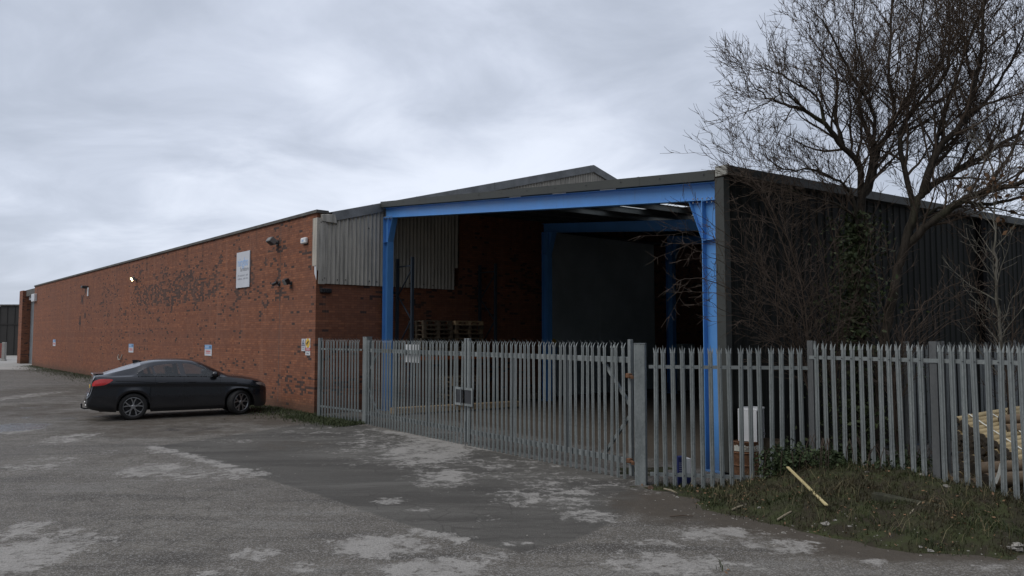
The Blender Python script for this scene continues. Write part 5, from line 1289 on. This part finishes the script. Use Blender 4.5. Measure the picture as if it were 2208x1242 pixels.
# ================================================================== CAR
def spl(knots, x):
    xs = [k[0] for k in knots]; ys = [k[1] for k in knots]
    x = min(max(x, xs[0]), xs[-1]); i = min(max(np.searchsorted(xs, x)-1, 0), len(xs)-2)
    x0, x1 = xs[i], xs[i+1]; h = x1-x0; t_ = (x-x0)/h
    def sl(j):
        if j <= 0: return (ys[1]-ys[0])/(xs[1]-xs[0])
        if j >= len(xs)-1: return (ys[-1]-ys[-2])/(xs[-1]-xs[-2])
        a, b = (ys[j]-ys[j-1])/(xs[j]-xs[j-1]), (ys[j+1]-ys[j])/(xs[j+1]-xs[j])
        return 0.0 if a*b <= 0 else 2*a*b/(a+b)
    m0, m1 = sl(i), sl(i+1)
    return (2*t_**3-3*t_**2+1)*ys[i] + (t_**3-2*t_**2+t_)*h*m0 + (-2*t_**3+3*t_**2)*ys[i+1] + (t_**3-t_**2)*h*m1
K_top = [(-.10,.64),(-.08,.76),(-.02,.84),(.02,1.0),(.06,1.23),(.12,1.315),(.30,1.33),(.6,1.425),(1.0,1.56),(1.4,1.665),(1.9,1.722),(2.35,1.732),(2.75,1.705),(3.0,1.635),(3.3,1.47),(3.6,1.29),(3.74,1.225),(4.0,1.20),(4.4,1.13),(4.7,1.045),(4.82,.98),(4.88,.86),(4.909,.72)]
K_belt = [(-.10,.58),(-.08,.69),(-.02,.78),(.02,.93),(.06,1.12),(.12,1.20),(.4,1.235),(1.2,1.24),(2.5,1.21),(3.5,1.17),(3.8,1.145),(4.2,1.09),(4.6,1.005),(4.82,.91),(4.88,.80),(4.909,.68)]
K_w = [(-.10,.74),(-.07,.86),(.0,.91),(.10,.935),(.3,.96),(.7,.985),(1.1,.995),(2.0,.975),(3.0,.975),(4.0,.995),(4.4,.975),(4.65,.92),(4.8,.83),(4.88,.72),(4.909,.62)]
K_zb = [(-.10,.48),(-.07,.40),(.1,.32),(.6,.245),(1.5,.215),(3.5,.21),(4.3,.22),(4.75,.225),(4.88,.29),(4.909,.38)]
K_wt = [(-.10,.61),(-.02,.81),(.06,1.17),(.12,1.25),(.4,1.262),(1.0,1.285),(1.15,1.325),(1.3,1.405),(1.6,1.51),(2.0,1.575),(2.4,1.60),(2.75,1.578),(3.05,1.47),(3.3,1.335),(3.5,1.20),(3.7,1.18),(4.2,1.11),(4.6,1.025),(4.82,.93),(4.909,.69)]
K_y6 = [(0,.95),(.3,.90),(1.0,.83),(1.3,.80),(2.4,.75),(3.0,.79),(3.4,.86),(3.6,.89),(4.0,.87),(4.9,.86)]
K_y7 = [(0,.82),(.3,.74),(1.0,.66),(1.4,.63),(2.4,.63),(3.0,.66),(3.4,.72),(3.7,.76),(4.9,.66)]
XR, XF, RA, ZW = 1.10, 4.033, 0.432, 0.378
def arch(x):
    for xc in (XR, XF):
        if abs(x-xc) < RA: return ZW+math.sqrt(max(RA*RA-(x-xc)**2, 0))
    return None
def station(x):
    Wd = spl(K_w, x); zt = spl(K_top, x); zbel = min(spl(K_belt, x), zt-0.02); zb = spl(K_zb, x); z6 = min(max(spl(K_wt, x), zbel+0.008), zt-0.008)
    z3b = zb+(zbel-zb)*0.72; z4 = zb+(zbel-zb)*0.80; a = arch(x)
    fl = 0.0
    if a is not None and a > zb:
        z1 = a; y1 = 0.985; z2 = a+(z3b-a)*0.3; z3 = a+(z3b-a)*0.6; y2 = 1.0; fl = 0.012
    else:
        z1 = zb; y1 = 0.93; z2 = zb+0.12*min(1, (zbel-zb)/0.6); z3 = zb+(zbel-zb)*0.42; y2 = 0.985
    y6 = spl(K_y6, x)*Wd; y7 = spl(K_y7, x)*Wd; z7 = z6+(zt-z6)*0.66
    return [(y1*Wd+fl, z1), (y2*Wd+fl, z2), (Wd, z3), (0.985*Wd, z3b), (0.995*Wd, z4), (0.94*Wd if x < 4.6 else 0.95*Wd, zbel), (y6, z6), (y7, z7), (y7*0.55, z7+(zt-z7)*0.78), (0.0, zt)]
NS = 4
def rows(x):
    c = station(x); out = []
    for i in range(len(c)-1):
        p0, p1, p2, p3 = c[max(i-1,0)], c[i], c[i+1], (c[i+2] if i+2 < len(c) else (-c[i][0], c[i][1]))
        straight = (i == 5)
        for k in range(NS):
            t_ = k/NS
            if straight or i == 3: out.append(tuple(p1[j]+(p2[j]-p1[j])*t_ for j in (0,1)))
            else: out.append(tuple(0.5*((2*p1[j])+(-p0[j]+p2[j])*t_*0.7+(2*p0[j]*0.7-5*p1[j]+0.6*p1[j]*0+4*p2[j]-p3[j]*0.7+(0.3*(p1[j]-0)*0))*0+0)+ 0 for j in (0,1)) if False else _cr(p0, p1, p2, p3, t_))
    out.append(c[-1]); return out
def _cr(p0, p1, p2, p3, t_, ten=0.5):
    r = []
    for j in (0,1):
        m0 = (p2[j]-p0[j])*ten*0.5; m1 = (p3[j]-p1[j])*ten*0.5
        r.append((2*t_**3-3*t_**2+1)*p1[j]+(t_**3-2*t_**2+t_)*m0+(-2*t_**3+3*t_**2)*p2[j]+(t_**3-t_**2)*m1)
    return tuple(r)
STX = sorted(set([round(v_, 4) for v_ in list(np.linspace(-0.10, 4.909, 98)) + [-0.085, -0.07, -0.02, 0.0, 0.02, 0.04, 0.06, 0.09, 4.85, 4.87, 4.89, 4.9] + [xc+sg*RA*f for xc in (XR, XF) for sg in (-1, 1) for f in (1.0, 0.9995, 0.985, 0.95, 0.88)] + [1.70, 2.36, 2.50, 1.62, 2.95, 3.68, .32, 1.28]]))
GRID = [rows(x) for x in STX]
def shear(x, ri):                                     # pillars lean back
    f = min(max((ri-5*NS)/NS, 0), 1)
    return -0.10*f*min(max((x-1.3)/0.4, 0), 1)*min(max((3.5-x)/0.5, 0), 1)
def pane_of(xm, ri):
    i = ri//NS
    if i == 5:
        for nm, a, b in (('quarter', 1.17, 1.62), ('rear', 1.70, 2.36), ('front', 2.50, 3.48)):
            if a < xm < b: return nm
    if i >= 7:
        if 2.95 < xm < 3.68: return 'windscreen'
        if 0.32 < xm < 1.28: return 'rearscreen'
    return None
def car():
    rp, fp = gnd(286, 905), gnd(514, 893.5)
    hd = (fp-rp).normalized()
    side = Vector((hd.y, -hd.x, 0))                   # right-hand side faces the camera
    org = rp - hd*XR - side*0.86
    root = thing('parked_car', org, 'dark navy coupe style SUV parked nose to the brick wall', 'car', rz=ang(hd))
    # local: x forward, y left; visible side is -y
    body = MB(); panes = {}
    nr = len(GRID[0])
    def vtx(i, r, sg): y, z = GRID[i][r]; return Vector((STX[i]+shear(STX[i], r), sg*y, z))
    for sg in (-1, 1):
        base = {}
        for i in range(len(STX)):
            for r in range(nr): base[i, r] = len(body.v); body.v.append(vtx(i, r, sg))
        for i in range(len(STX)-1):
            xm = (STX[i]+STX[i+1])/2
            for r in range(nr-1):
                f = [base[i,r], base[i+1,r], base[i+1,r+1], base[i,r+1]]
                pn = pane_of(xm, r)
                if pn: panes.setdefault((pn, sg if r//NS == 5 else 0), []).append([vtx(i,r,sg), vtx(i+1,r,sg), vtx(i+1,r+1,sg), vtx(i,r+1,sg)])
                else: body.f.append(f)
        for i in (0, len(STX)-1): body.f.append([base[i, r] for r in range(nr)])
    import bmesh
    o = body.build('body', M['paint'], root, fix=False)
    bm = bmesh.new(); bm.from_mesh(o.data); bmesh.ops.remove_doubles(bm, verts=bm.verts, dist=0.0005); bmesh.ops.recalc_face_normals(bm, faces=bm.faces); bm.to_mesh(o.data); bm.free(); sharp(o, 40)
    for (pn, sg), qs in panes.items():
        mb = MB()
        for q in qs: mb.add(q, [(0,1,2,3)])
        nm = {'windscreen': 'windscreen', 'rearscreen': 'rear_window'}.get(pn, 'window')
        w_ = mb.build(nm, M['glass_sheen'] if pn == 'rearscreen' else M['glass'], root, smooth=True, fix=False)
        bm = bmesh.new(); bm.from_mesh(w_.data); bmesh.ops.remove_doubles(bm, verts=bm.verts, dist=0.0005); bmesh.ops.recalc_face_normals(bm, faces=bm.faces); bm.to_mesh(w_.data); bm.free()
    def side_y(x, z):
        g = rows(x)
        for a, b in zip(g[:-1], g[1:]):
            if (a[1]-z)*(b[1]-z) <= 0 and abs(b[1]-a[1]) > 1e-6: t_ = (z-a[1])/(b[1]-a[1]); return a[0]+(b[0]-a[0])*t_
        return g[0][0]
    def patch(name, poly_top, poly_bot, x0, x1, mat, off=0.006, n=14, m=5, sgs=(-1, 1), parent=None):
        for sg in sgs:
            mb = MB(); g = {}
            for i in range(n+1):
                x = x0+(x1-x0)*i/n; zt, zb = spl(poly_top, x), spl(poly_bot, x)
                for j in range(m+1):
                    z = zb+(zt-zb)*j/m; g[i,j] = len(mb.v); mb.v.append(Vector((x, sg*(side_y(x, z)+off), z)))
            for i in range(n):
                for j in range(m): mb.f.append([g[i,j], g[i+1,j], g[i+1,j+1], g[i,j+1]])
            mb.build(name, mat, parent or root, smooth=True)
    patch('tail_light', [(0.04,1.06),(.10,1.15),(.3,1.20),(.5,1.19),(.56,1.165)], [(0.04,1.0),(.10,1.0),(.3,1.015),(.45,1.07),(.56,1.155)], 0.045, .56, M['tail'], 0.010)
    patch('headlight', [(4.50,.965),(4.6,.98),(4.75,.955),(4.86,.87)], [(4.50,.96),(4.6,.90),(4.75,.86),(4.86,.81)], 4.51, 4.86, M['headlamp'], 0.008)
    patch('sill_trim', [(1.5,.30),(3.6,.30)], [(1.5,.225),(3.6,.22)], 1.55, 3.58, M['alloy_dark'], 0.010)
    patch('bumper_trim', [(-0.06,.56),(.6,.40)], [(-0.06,.44),(.6,.27)], -0.06, .60, M['alloy_dark'], 0.006)
    # window surround and seams
    def ribbon(name, pts, wd, mat, sg):
        mb = MB(); 
        for a, b in zip(pts[:-1], pts[1:]): mb.bar(a, b, 0.006, wd, (0,0,1) if abs((b-a).normalized().z) < 0.7 else (1,0,0))
        mb.build(name, mat, root)
    for sg in (-1, 1):
        for x in (1.66, 2.44, 3.46):
            zt = spl(K_belt, x); zs = np.linspace(0.36, zt, 10)
            if x < 1.7: pts = [Vector((1.66+0.32*max(0, (0.95-z)/0.6)**1.5 if z < 0.95 else 1.66, 0, z)) for z in zs]
            else: pts = [Vector((x, 0, z)) for z in zs]
            for p_ in pts: p_.y = sg*(side_y(p_.x, p_.z)+0.0005)
            ribbon('door_seam', pts, 0.008, M['black'], sg)
        pts = [Vector((x, sg*(side_y(x, spl(K_belt, x)-0.004)+0.004), spl(K_belt, x)-0.004)) for x in np.linspace(1.2, 3.5, 24)]
        ribbon('window_trim', pts, 0.014, M['black'], sg)
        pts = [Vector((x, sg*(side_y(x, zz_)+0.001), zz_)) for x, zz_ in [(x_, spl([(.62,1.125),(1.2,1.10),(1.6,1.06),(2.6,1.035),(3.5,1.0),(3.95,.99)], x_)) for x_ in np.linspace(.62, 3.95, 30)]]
        ribbon('crease_shade_line', pts, 0.016, M['black'], sg)  # black ribbon painted in as the shadow line under the body crease
        for x in (1.86, 2.66):
            z = 1.045; y = side_y(x, z); mb = MB(); mb.bbox(x-0.11, x+0.11, sg*y-0.03, sg*y+0.03, z-0.016, z+0.016, 0.008); mb.build('door_handle', M['black'], root)
        # mirror
        mb = MB(); y = side_y(3.32, 1.16); mb.bbox(3.20, 3.38, min(sg*(y+0.05), sg*(y+0.26)), max(sg*(y+0.05), sg*(y+0.26)), 1.175, 1.34, 0.045); mm = mb.build('wing_mirror', M['paint'], root); sharp(mm, 50)
        mb = MB(); mb.bar((3.3, sg*(y-0.03), 1.15), (3.29, sg*(y+0.08), 1.19), 0.05, 0.04); mb.build('mirror_stalk', M['black'], mm)
        # exhaust
        mb = MB(); mb.bbox(-0.115, 0.10, min(sg*0.50, sg*0.70), max(sg*0.50, sg*0.70), 0.40, 0.48, 0.02); mb.build('exhaust', M['chrome'], root)
    # arch liners and underbody
    mb = MB()
    for xc in (XR, XF):
        for sg in (-1, 1):
            b = len(mb.v); n = 20
            for k in range(n+1):
                a = math.pi*k/n; x, z = xc+RA*1.01*math.cos(a), ZW+RA*1.01*math.sin(a)
                mb.v += [Vector((x, sg*0.60, z)), Vector((x, sg*0.955, z))]
            for k in range(n): mb.f.append([b+2*k, b+2*k+2, b+2*k+3, b+2*k+1])
            c = len(mb.v); mb.v += [Vector((xc+RA*math.cos(math.pi*k/n), sg*0.60, ZW+RA*math.sin(math.pi*k/n))) for k in range(n+1)]; mb.f.append([c+k for k in range(n+1)])
    build_parts(mb, 'arch_liner', M['black'], root)
    mb = MB(); mb.box(0.25, 4.75, -0.58, 0.58, 0.24, 0.45); mb.box(1.56, 3.58, -0.86, 0.86, 0.27, 0.45); mb.box(0.12, 0.6, -0.7, 0.7, 0.36, 0.5); mb.build('underbody', M['black'], root)
    # interior
    mb = MB()
    for y in (-0.40, 0.40):
        for x in (2.55, 1.75):
            mb.bbox(x-0.25, x+0.28, y-0.25, y+0.25, 0.60, 0.82, 0.05); mb.bar((x-0.22, y, 0.80), (x-0.42, y, 1.30), 0.48, 0.14, (1,0,0)); mb.bbox(x-0.50, x-0.38, y-0.13, y+0.13, 1.30, 1.48, 0.03)
    mb.bbox(3.15, 3.55, -0.75, 0.75, 0.75, 1.08, 0.08); mb.box(0.6, 3.6, -0.8, 0.8, 0.46, 0.6); mb.build('seats', M['seat'], root)
    mb = MB(); c = Vector((3.02, -0.38, 1.02)); pts = [c+Vector((0.05*math.cos(a)*0.4, 0.19*math.cos(a), 0.18*math.sin(a))) for a in np.linspace(0, 2*math.pi, 18)]; mb.tube(pts, 0.016, 6, cap=False); mb.build('steering_wheel', M['black'], root)
    # spoiler, fin, grille, plate, tow bar
    mb = MB(); b = 0
    for y in np.linspace(-0.62, 0.62, 13):
        d = 0.02*(abs(y)/0.62)**2; mb.v += [Vector((0.33, y, 1.338)), Vector((0.03+d*2, y, 1.355-d)), Vector((0.02+d*2, y, 1.335-d)), Vector((0.15, y, 1.312))]
    for k in range(12):
        for q in range(4): r = (q+1)%4; mb.f.append([4*k+q, 4*k+r, 4*k+4+r, 4*k+4+q])
    mb.f += [[0,1,2,3], [48,49,50,51]]; sharp(mb.build('spoiler', M['paint'], root), 40)
    mb = MB(); mb.add([(1.12,-0.012,1.59),(1.42,-0.012,1.66),(1.22,-0.006,1.70),(1.10,-0.006,1.695),(1.12,0.012,1.59),(1.42,0.012,1.66),(1.22,0.006,1.70),(1.10,0.006,1.695)], [(0,1,2,3),(7,6,5,4),(1,5,6,2),(2,6,7,3),(3,7,4,0)]); mb.build('roof_fin', M['black'], root)
    mb = MB(); mb.bbox(4.88, 4.925, -0.36, -0.03, 0.60, 0.82, 0.02); mb.bbox(4.88, 4.925, 0.03, 0.36, 0.60, 0.82, 0.02); build_parts(mb, 'grille', M['black'], root)
    mb = MB(); mb.bbox(0.0, 0.015, -0.26, 0.26, 0.88, 0.99, 0.002); mb.build('number_plate', M['yellow'], root)
    mb = MB(); mb.tube([(0.35,0,0.31),(-0.12,0,0.31),(-0.19,0,0.34),(-0.19,0,0.42)], 0.022, 8); mb.lathe([(0.001,-0.03),(0.022,-0.02),(0.028,0.0),(0.02,0.022),(0.001,0.03)], 10, 'z', (-0.19,0,0.435)); mb.build('tow_bar', M['black'], root)
    # wheels
    def wheel(x, sg, steer):
        rt = bpy.data.objects.new('wheel', None); col.objects.link(rt); rt.parent = root; rt.location = (x, sg*0.845, ZW); rt.rotation_euler = (0, 0, steer)
        mb = MB(); R2 = 0.378; w2 = 0.135
        mb.lathe([(0.262,-w2+0.02),(0.30,-w2),(0.345,-w2+0.005),(R2-0.008,-w2+0.028),(R2,-w2+0.055),(R2,w2-0.055),(R2-0.008,w2-0.028),(0.345,w2-0.005),(0.30,w2),(0.262,w2-0.02)], 40, 'y'); sharp(mb.build('tyre', M['tyre'], rt), 50)
        mb = MB(); mb.lathe([(0.0,sg*0.05),(0.235,sg*0.03),(0.25,sg*(w2-0.05)),(0.262,sg*(w2-0.018))], 40, 'y'); sharp(mb.build('rim_barrel', M['alloy_dark'], rt), 40)
        mb = MB()
        mb.lathe([(0.252,sg*(w2-0.030)),(0.263,sg*(w2-0.012)),(0.270,sg*(w2-0.016)),(0.268,sg*(w2-0.035))], 40, 'y')
        yo = sg*(w2-0.035)
        for k in range(5):
            a = 2*math.pi*k/5+0.3
            for da in (-0.24, 0.24):
                p0 = Vector((0.06*math.cos(a+da*0.5), yo+sg*0.004, 0.06*math.sin(a+da*0.5))); p1 = Vector((0.15*math.cos(a+da*0.55), yo, 0.15*math.sin(a+da*0.55))); p2 = Vector((0.256*math.cos(a+da*1.15), yo+sg*0.008, 0.256*math.sin(a+da*1.15)))
                mb.bar(p0, p1, 0.022, 0.02, (0,1,0)); mb.bar(p1, p2, 0.030, 0.02, (0,1,0))
        mb.lathe([(0.0,yo+sg*0.02),(0.045,yo+sg*0.018),(0.062,yo+sg*0.004),(0.062,yo-sg*0.02)], 20, 'y'); mb.build('spokes', M['alloy'], rt)
    for x, st in ((XR, 0.0), (XF, R_(30))):
        for sg in (-1, 1): wheel(x, sg, st)
car()

# ================================================================== TREES
def vrand(): return Vector((random.gauss(0,1), random.gauss(0,1), random.gauss(0,1)))
def grow(tubes, p, d, L_, r, lvl, up=0.10, wander=0.22, maxlvl=3, dens=(0.30, 0.17, 0.10), lens=((0.35,0.6),(0.3,0.55),(0.3,0.6)), bounds=None):
    n = max(3, int(L_/0.16)) if lvl < 2 else 4
    pts = [p.copy()]; rad = [r]; d = d.normalized(); sl = L_/n
    for i in range(n):
        d = (d + vrand()*wander*0.5 + Vector((0,0,up*(0.6 if lvl else 1)))).normalized(); p = p + d*sl; pts.append(p.copy()); rad.append(max(0.0028, r*(1-0.8*(i+1)/n)))
    tubes.append((pts, rad))
    if lvl >= maxlvl: return
    spawn(tubes, pts, rad, lvl, up, wander, maxlvl, dens, lens, 0.22)
def spawn(tubes, pts, rad, lvl, up, wander, maxlvl, dens, lens, start=0.2, scale=1.0, lead=1.1):
    tot = sum((b-a).length for a, b in zip(pts[:-1], pts[1:])); acc = 0; nxt = tot*start
    step = dens[min(lvl, len(dens)-1)]; side = random.choice((-1, 1))
    for i, (a, b) in enumerate(zip(pts[:-1], pts[1:])):
        sl = (b-a).length; dirv = (b-a).normalized() if sl > 1e-6 else Vector((0,0,1))
        while acc+sl > nxt:
            f = (nxt-acc)/max(sl, 1e-6); q = a.lerp(b, f); rr = rad[i]*(1-f)+rad[i+1]*f
            frac = nxt/tot; ll = tot*random.uniform(*lens[min(lvl, len(lens)-1)])*(1.1-0.55*frac)*scale
            ll = min(ll, (1.8, 0.95, 0.42)[min(lvl, 2)]*random.uniform(0.7, 1.15)); ll = max(ll, (0.5, 0.26, 0.10)[min(lvl, 2)])
            perp = dirv.cross(vrand()).normalized(); nd = (dirv*random.uniform(0.55, 1.0) + perp*random.uniform(0.6, 1.1) + Vector((0,0,0.25))).normalized()
            grow(tubes, q, nd, ll, max(0.0036, min(rr*0.55, 0.006+0.016*ll)), lvl+1, up, wander, maxlvl, dens, lens)
            nxt += step*random.uniform(0.6, 1.4)
        acc += sl
    # leading shoots carry on
    d = (pts[-1]-pts[-2]).normalized()
    for k in range(2): grow(tubes, pts[-1], (d+vrand()*0.35).normalized(), max(0.22, min(lead, tot*0.22)), max(rad[-1]*0.8, 0.006), lvl+1, up, wander, maxlvl, dens, lens)
def limb(pix, Y0, Y1, r0, r1):
    n = len(pix); pts = [atY(px, py, Y0+(Y1-Y0)*i/(n-1)) for i, (px, py) in enumerate(pix)]
    out = [];
    for i in range(n-1):
        p0, p1, p2, p3 = pts[max(i-1,0)], pts[i], pts[i+1], pts[min(i+2,n-1)]
        for k in range(4):
            t_ = k/4; out.append(0.5*((2*p1)+(p2-p0)*t_+(2*p0-5*p1+4*p2-p3)*t_*t_+(3*p1-p0-3*p2+p3)*t_**3))
    out.append(pts[-1]); m_ = len(out)
    out = [q + vrand()*0.012*(1 if 0 < i < m_-1 else 0) for i, q in enumerate(out)]
    return out, [r0+(r1-r0)*i/(m_-1) for i in range(m_)]
YT = 13.45
base = atY(1878, 900, YT); base.z = 0
tr = thing('bare_tree', base, 'large leafless tree with spreading twiggy crown over the dark shed wall', 'tree')
trunkA = limb([(1886,985),(1890,900),(1905,740),(1920,673),(1932,596),(1950,536),(1971,453),(1990,415)], YT, YT-0.2, 0.095, 0.062)
trunkB = limb([(1862,985),(1858,850),(1852,700),(1855,600),(1857,506),(1858,430)], YT+0.1, YT+0.2, 0.105, 0.072)
tubes_obj('trunk', [trunkA, trunkB], M['bark'], tr, base)
limbs = [
 limb([(1990,415),(2024,322),(2072,268),(2102,179),(2120,80),(2115,-60)], YT-0.2, YT-0.9, 0.075, 0.018),
 limb([(1950,536),(2012,477),(2072,435),(2126,411),(2209,393),(2320,330)], YT-0.1, YT-1.4, 0.085, 0.03),
 limb([(1985,420),(2050,375),(2130,330),(2208,280),(2290,200)], YT-0.2, YT+0.5, 0.062, 0.02),
 limb([(2072,435),(2140,440),(2215,425),(2300,430)], YT-0.7, YT-1.0, 0.04, 0.015),
 limb([(1858,430),(1851,357),(1816,316),(1780,268),(1738,238),(1703,228),(1665,215),(1625,185)], YT+0.2, YT-0.6, 0.065, 0.010),
 limb([(1858,430),(1881,393),(1893,322),(1929,256),(1917,179),(1920,71),(1935,-60)], YT+0.2, YT+0.9, 0.065, 0.014),
 limb([(1857,440),(1880,340),(1885,250),(1835,160),(1800,90),(1770,40)], YT+0.15, YT-0.5, 0.05, 0.012),
 limb([(1972,450),(1945,330),(1950,265),(2030,175),(2050,95),(2040,-60)], YT-0.1, YT+0.6, 0.055, 0.014),
 limb([(1992,415),(2010,360),(2040,230),(2100,60),(2160,-80)], YT-0.15, YT-0.5, 0.05, 0.015),
 limb([(1850,500),(1835,420),(1800,385),(1745,365),(1690,365),(1640,330)], YT+0.1, YT-0.4, 0.035, 0.008),
 limb([(1820,318),(1800,250),(1805,170),(1770,110),(1740,70)], YT, YT+0.4, 0.035, 0.008),
 limb([(1780,268),(1760,210),(1710,175),(1660,150),(1625,150)], YT-0.3, YT-0.2, 0.028, 0.008),
 limb([(1930,256),(1970,180),(1975,110),(1990,20),(1985,-60)], YT+0.4, YT+0.1, 0.035, 0.010),
 limb([(1893,322),(1850,240),(1860,150),(1840,70),(1845,-10)], YT+0.3, YT+0.5, 0.035, 0.009),
 limb([(2072,268),(2140,200),(2190,110),(2230,20)], YT-0.5, YT+0.1, 0.035, 0.012),
 limb([(2126,411),(2180,330),(2215,220),(2230,120)], YT-0.9, YT-0.6, 0.035, 0.012),
 limb([(1857,480),(1805,440),(1745,425),(1685,400),(1625,385)], YT+0.1, YT-0.3, 0.030, 0.007),
 limb([(1962,500),(2010,455),(2070,445),(2150,450),(2230,470)], YT-0.1, YT+0.3, 0.032, 0.010),
 limb([(1738,238),(1712,215),(1690,200),(1640,230),(1612,240)], YT-0.45, YT-0.8, 0.02, 0.007),
]
tw = []
limbs = [(p_, [q*0.95 for q in r_]) for p_, r_ in limbs]
for pts, rad in limbs: spawn(tw, pts, rad, 0, 0.09, 0.24, 3, (0.135, 0.10, 0.085), ((0.25,0.5),(0.3,0.6),(0.3,0.6)), 0.10)
print('twigs', len(tw))
tubes_obj('limbs', limbs, M['bark'], tr, base)
tubes_obj('crown', tw, M['twig'], tr, base)
ends = [tb[0][-1] for tb in tw if tb[0][-1].x/tb[0][-1].y > 0.60 and 3.2 < tb[0][-1].z < 5.2]
if ends: leaf_obj('dead_leaves', 260, lambda: random.choice(ends)+vrand()*0.05, 0.05, M['deadleaf'], tr, base)
# ivy on the trunk
ib = Vector((base.x-0.1, base.y+0.05, 0))
iv = thing('ivy', ib, 'dark green ivy mass clothing the tree trunk behind the fence', 'ivy')
TBp = trunkB[0]
def ivy_fn():
    q = random.choice(TBp[:18]); a = random.uniform(0, 6.28); h = (q.z)/4.2; r_ = abs(random.gauss(0, 0.46))*(1.25-0.75*h)*(0.8+0.45*math.sin(q.z*5+a*2))
    return q + Vector((math.cos(a)*r_-0.08, math.sin(a)*r_, random.uniform(-0.2, 0.2)))
leaf_obj('leaves', 8500, ivy_fn, 0.038, M['ivy'], iv, ib)
ivs = []
for k in range(10):
    a = random.uniform(0, 6.28); ivs.append(([q+Vector((math.cos(a+i*0.15)*0.14, math.sin(a+i*0.15)*0.14, 0)) for i, q in enumerate(TBp[:16])], [0.012]*16))
tubes_obj('stems', ivs, M['bark'], iv, ib)
# scrub in front of the clad wall
def shrub(bpx, Y, stems, label, r=0.016, mat='shrub', dens=(0.24, 0.17, 0.11), name='bare_shrub', maxlvl=2, cat='shrub'):
    b = atY(bpx, 900, Y); b.z = 0; t = thing(name, b, label, cat); ms = []; tws = []
    for st in stems:
        pts, rad = limb([(bpx+random.uniform(-8,8), 985)]+st, Y, Y+random.uniform(-0.9, 0.3), r*random.uniform(0.8, 1.2), 0.004); ms.append((pts, rad)); spawn(tws, pts, rad, 1, 0.05, 0.25, maxlvl+1, dens, ((0.2,0.35),(0.14,0.3),(0.25,0.5)), 0.25, 1.0, 0.3)
    tubes_obj('stems', ms, M[mat], t, b); tubes_obj('twigs', tws, M[mat], t, b)
shrub(1770, 12.9, [[(1740,800),(1690,640),(1610,560),(1543,525),(1470,500)], [(1735,790),(1670,620),(1600,530),(1545,490),(1490,455)], [(1730,800),(1650,680),(1560,615),(1500,600),(1465,605)],
     [(1745,780),(1700,560),(1640,420),(1590,330),(1572,260)], [(1750,780),(1715,560),(1650,430),(1580,370),(1528,320)], [(1740,800),(1660,640),(1600,600),(1545,560),(1500,535)], [(1735,810),(1640,700),(1580,680),(1530,650)]],
     'bare thin shrub with branches arching left over the blue column', 0.015)
shrub(1800, 13.2, [[(1800,800),(1780,600),(1750,450),(1720,380)], [(1805,790),(1810,600),(1790,480),(1775,400)], [(1790,800),(1740,640),(1700,520),(1650,440)], [(1810,800),(1850,620),(1870,520),(1890,450)], [(1800,800),(1770,680),(1690,600),(1620,560)], [(1795,800),(1760,720),(1670,700),(1600,690)]],
     'dense bare brown shrub growing in front of the dark cladding', 0.014)
shrub(1930, 12.8, [[(1925,800),(1900,640),(1880,540)], [(1930,800),(1960,700),(2010,640),(2080,600)], [(1935,800),(1990,690),(2060,640)], [(1925,800),(1870,690),(1800,640),(1740,640)], [(1930,810),(1990,740),(2060,690),(2120,690)], [(1920,800),(1905,690),(1930,580)]],
     'low bare shrub at the foot of the large leafless tree', 0.013)
shrub(2162, 12.6, [[(2162,850),(2155,700),(2148,600),(2145,520),(2142,430),(2138,330)]], 'slender pale barked young tree near the right edge', 0.040, 'bark_pale', (0.3, 0.16, 0.10), 'young_tree', 2, 'tree')
shrub(2175, 12.5, [[(2180,800),(2215,700),(2250,640)], [(2170,800),(2130,690),(2090,560),(2080,500)], [(2172,810),(2120,730),(2070,650)], [(2180,800),(2190,640),(2225,540)]], 'thin bare scrub around the pale young tree', 0.012)

# ================================================================== FAR LEFT
fb = thing('dark_warehouse', (-75, 92, 0), 'distant dark flat roofed warehouse at the left edge', 'warehouse')
mb = MB(); x1 = atY(13, 700, 92).x; x2_ = atY(60, 700, 90).x
zA, zB = atY(6, 664, 92).z, atY(30, 660, 92).z
mb.box(-110+75, x1+75, 0, 20, 0, zA); mb.box(x1+75+0.002, x2_+75+8, -1.2, 20, 0, zB); mb.build('walls', M['far_clad'], fb)
mb = MB()
for k in range(8): x = x1+75+0.9*k; mb.box(x-0.03, x+0.03, -1.26, -1.2, 0.1, zB-0.1)
mb.box(x1+75, x2_+75+8, -1.28, -1.2, zB*0.62, zB*0.62+0.12); build_parts(mb, 'cladding_joint', M['far_clad'], fb)
mb = MB(); mb.box(-110+75, x1+75, -0.1, 0.4, zA, zA+0.15); mb.box(x1+75, x2_+83, -1.35, -0.9, zB, zB+0.15); mb.build('parapet_cap', M['coping'], fb)
p = gnd(8, 778)
mb = MB(); mb.bbox(-0.15, 0.15, -0.15, 0.15, 0, 1.75, 0.03); mb.bbox(-0.2, 0.2, -0.2, 0.2, -0.02, 0.12, 0.03); o = mb.build('concrete_post', M['concrete']); o.location = (p.x, p.y, 0); tag(o, 'pale concrete post in front of distant dark warehouse', 'post')
p = gnd(3, 778); p.y += 2.6; p.x = atY(5, 778, p.y+1.0).x; t = thing('red_container', (p.x-0.85, p.y, 0), 'faded red container cut by the left picture edge', 'container')
mb = MB(); mb.bbox(-3.0, 0.85, -1.0, 1.0, 0.12, 1.6, 0.03); mb.build('box', M['redbox'], t); mb = MB()
for k in range(12): mb.box(-2.9+0.32*k, -2.75+0.32*k, -1.03, -1.0, 0.2, 1.5)
mb.build('ribs', M['redbox'], t)
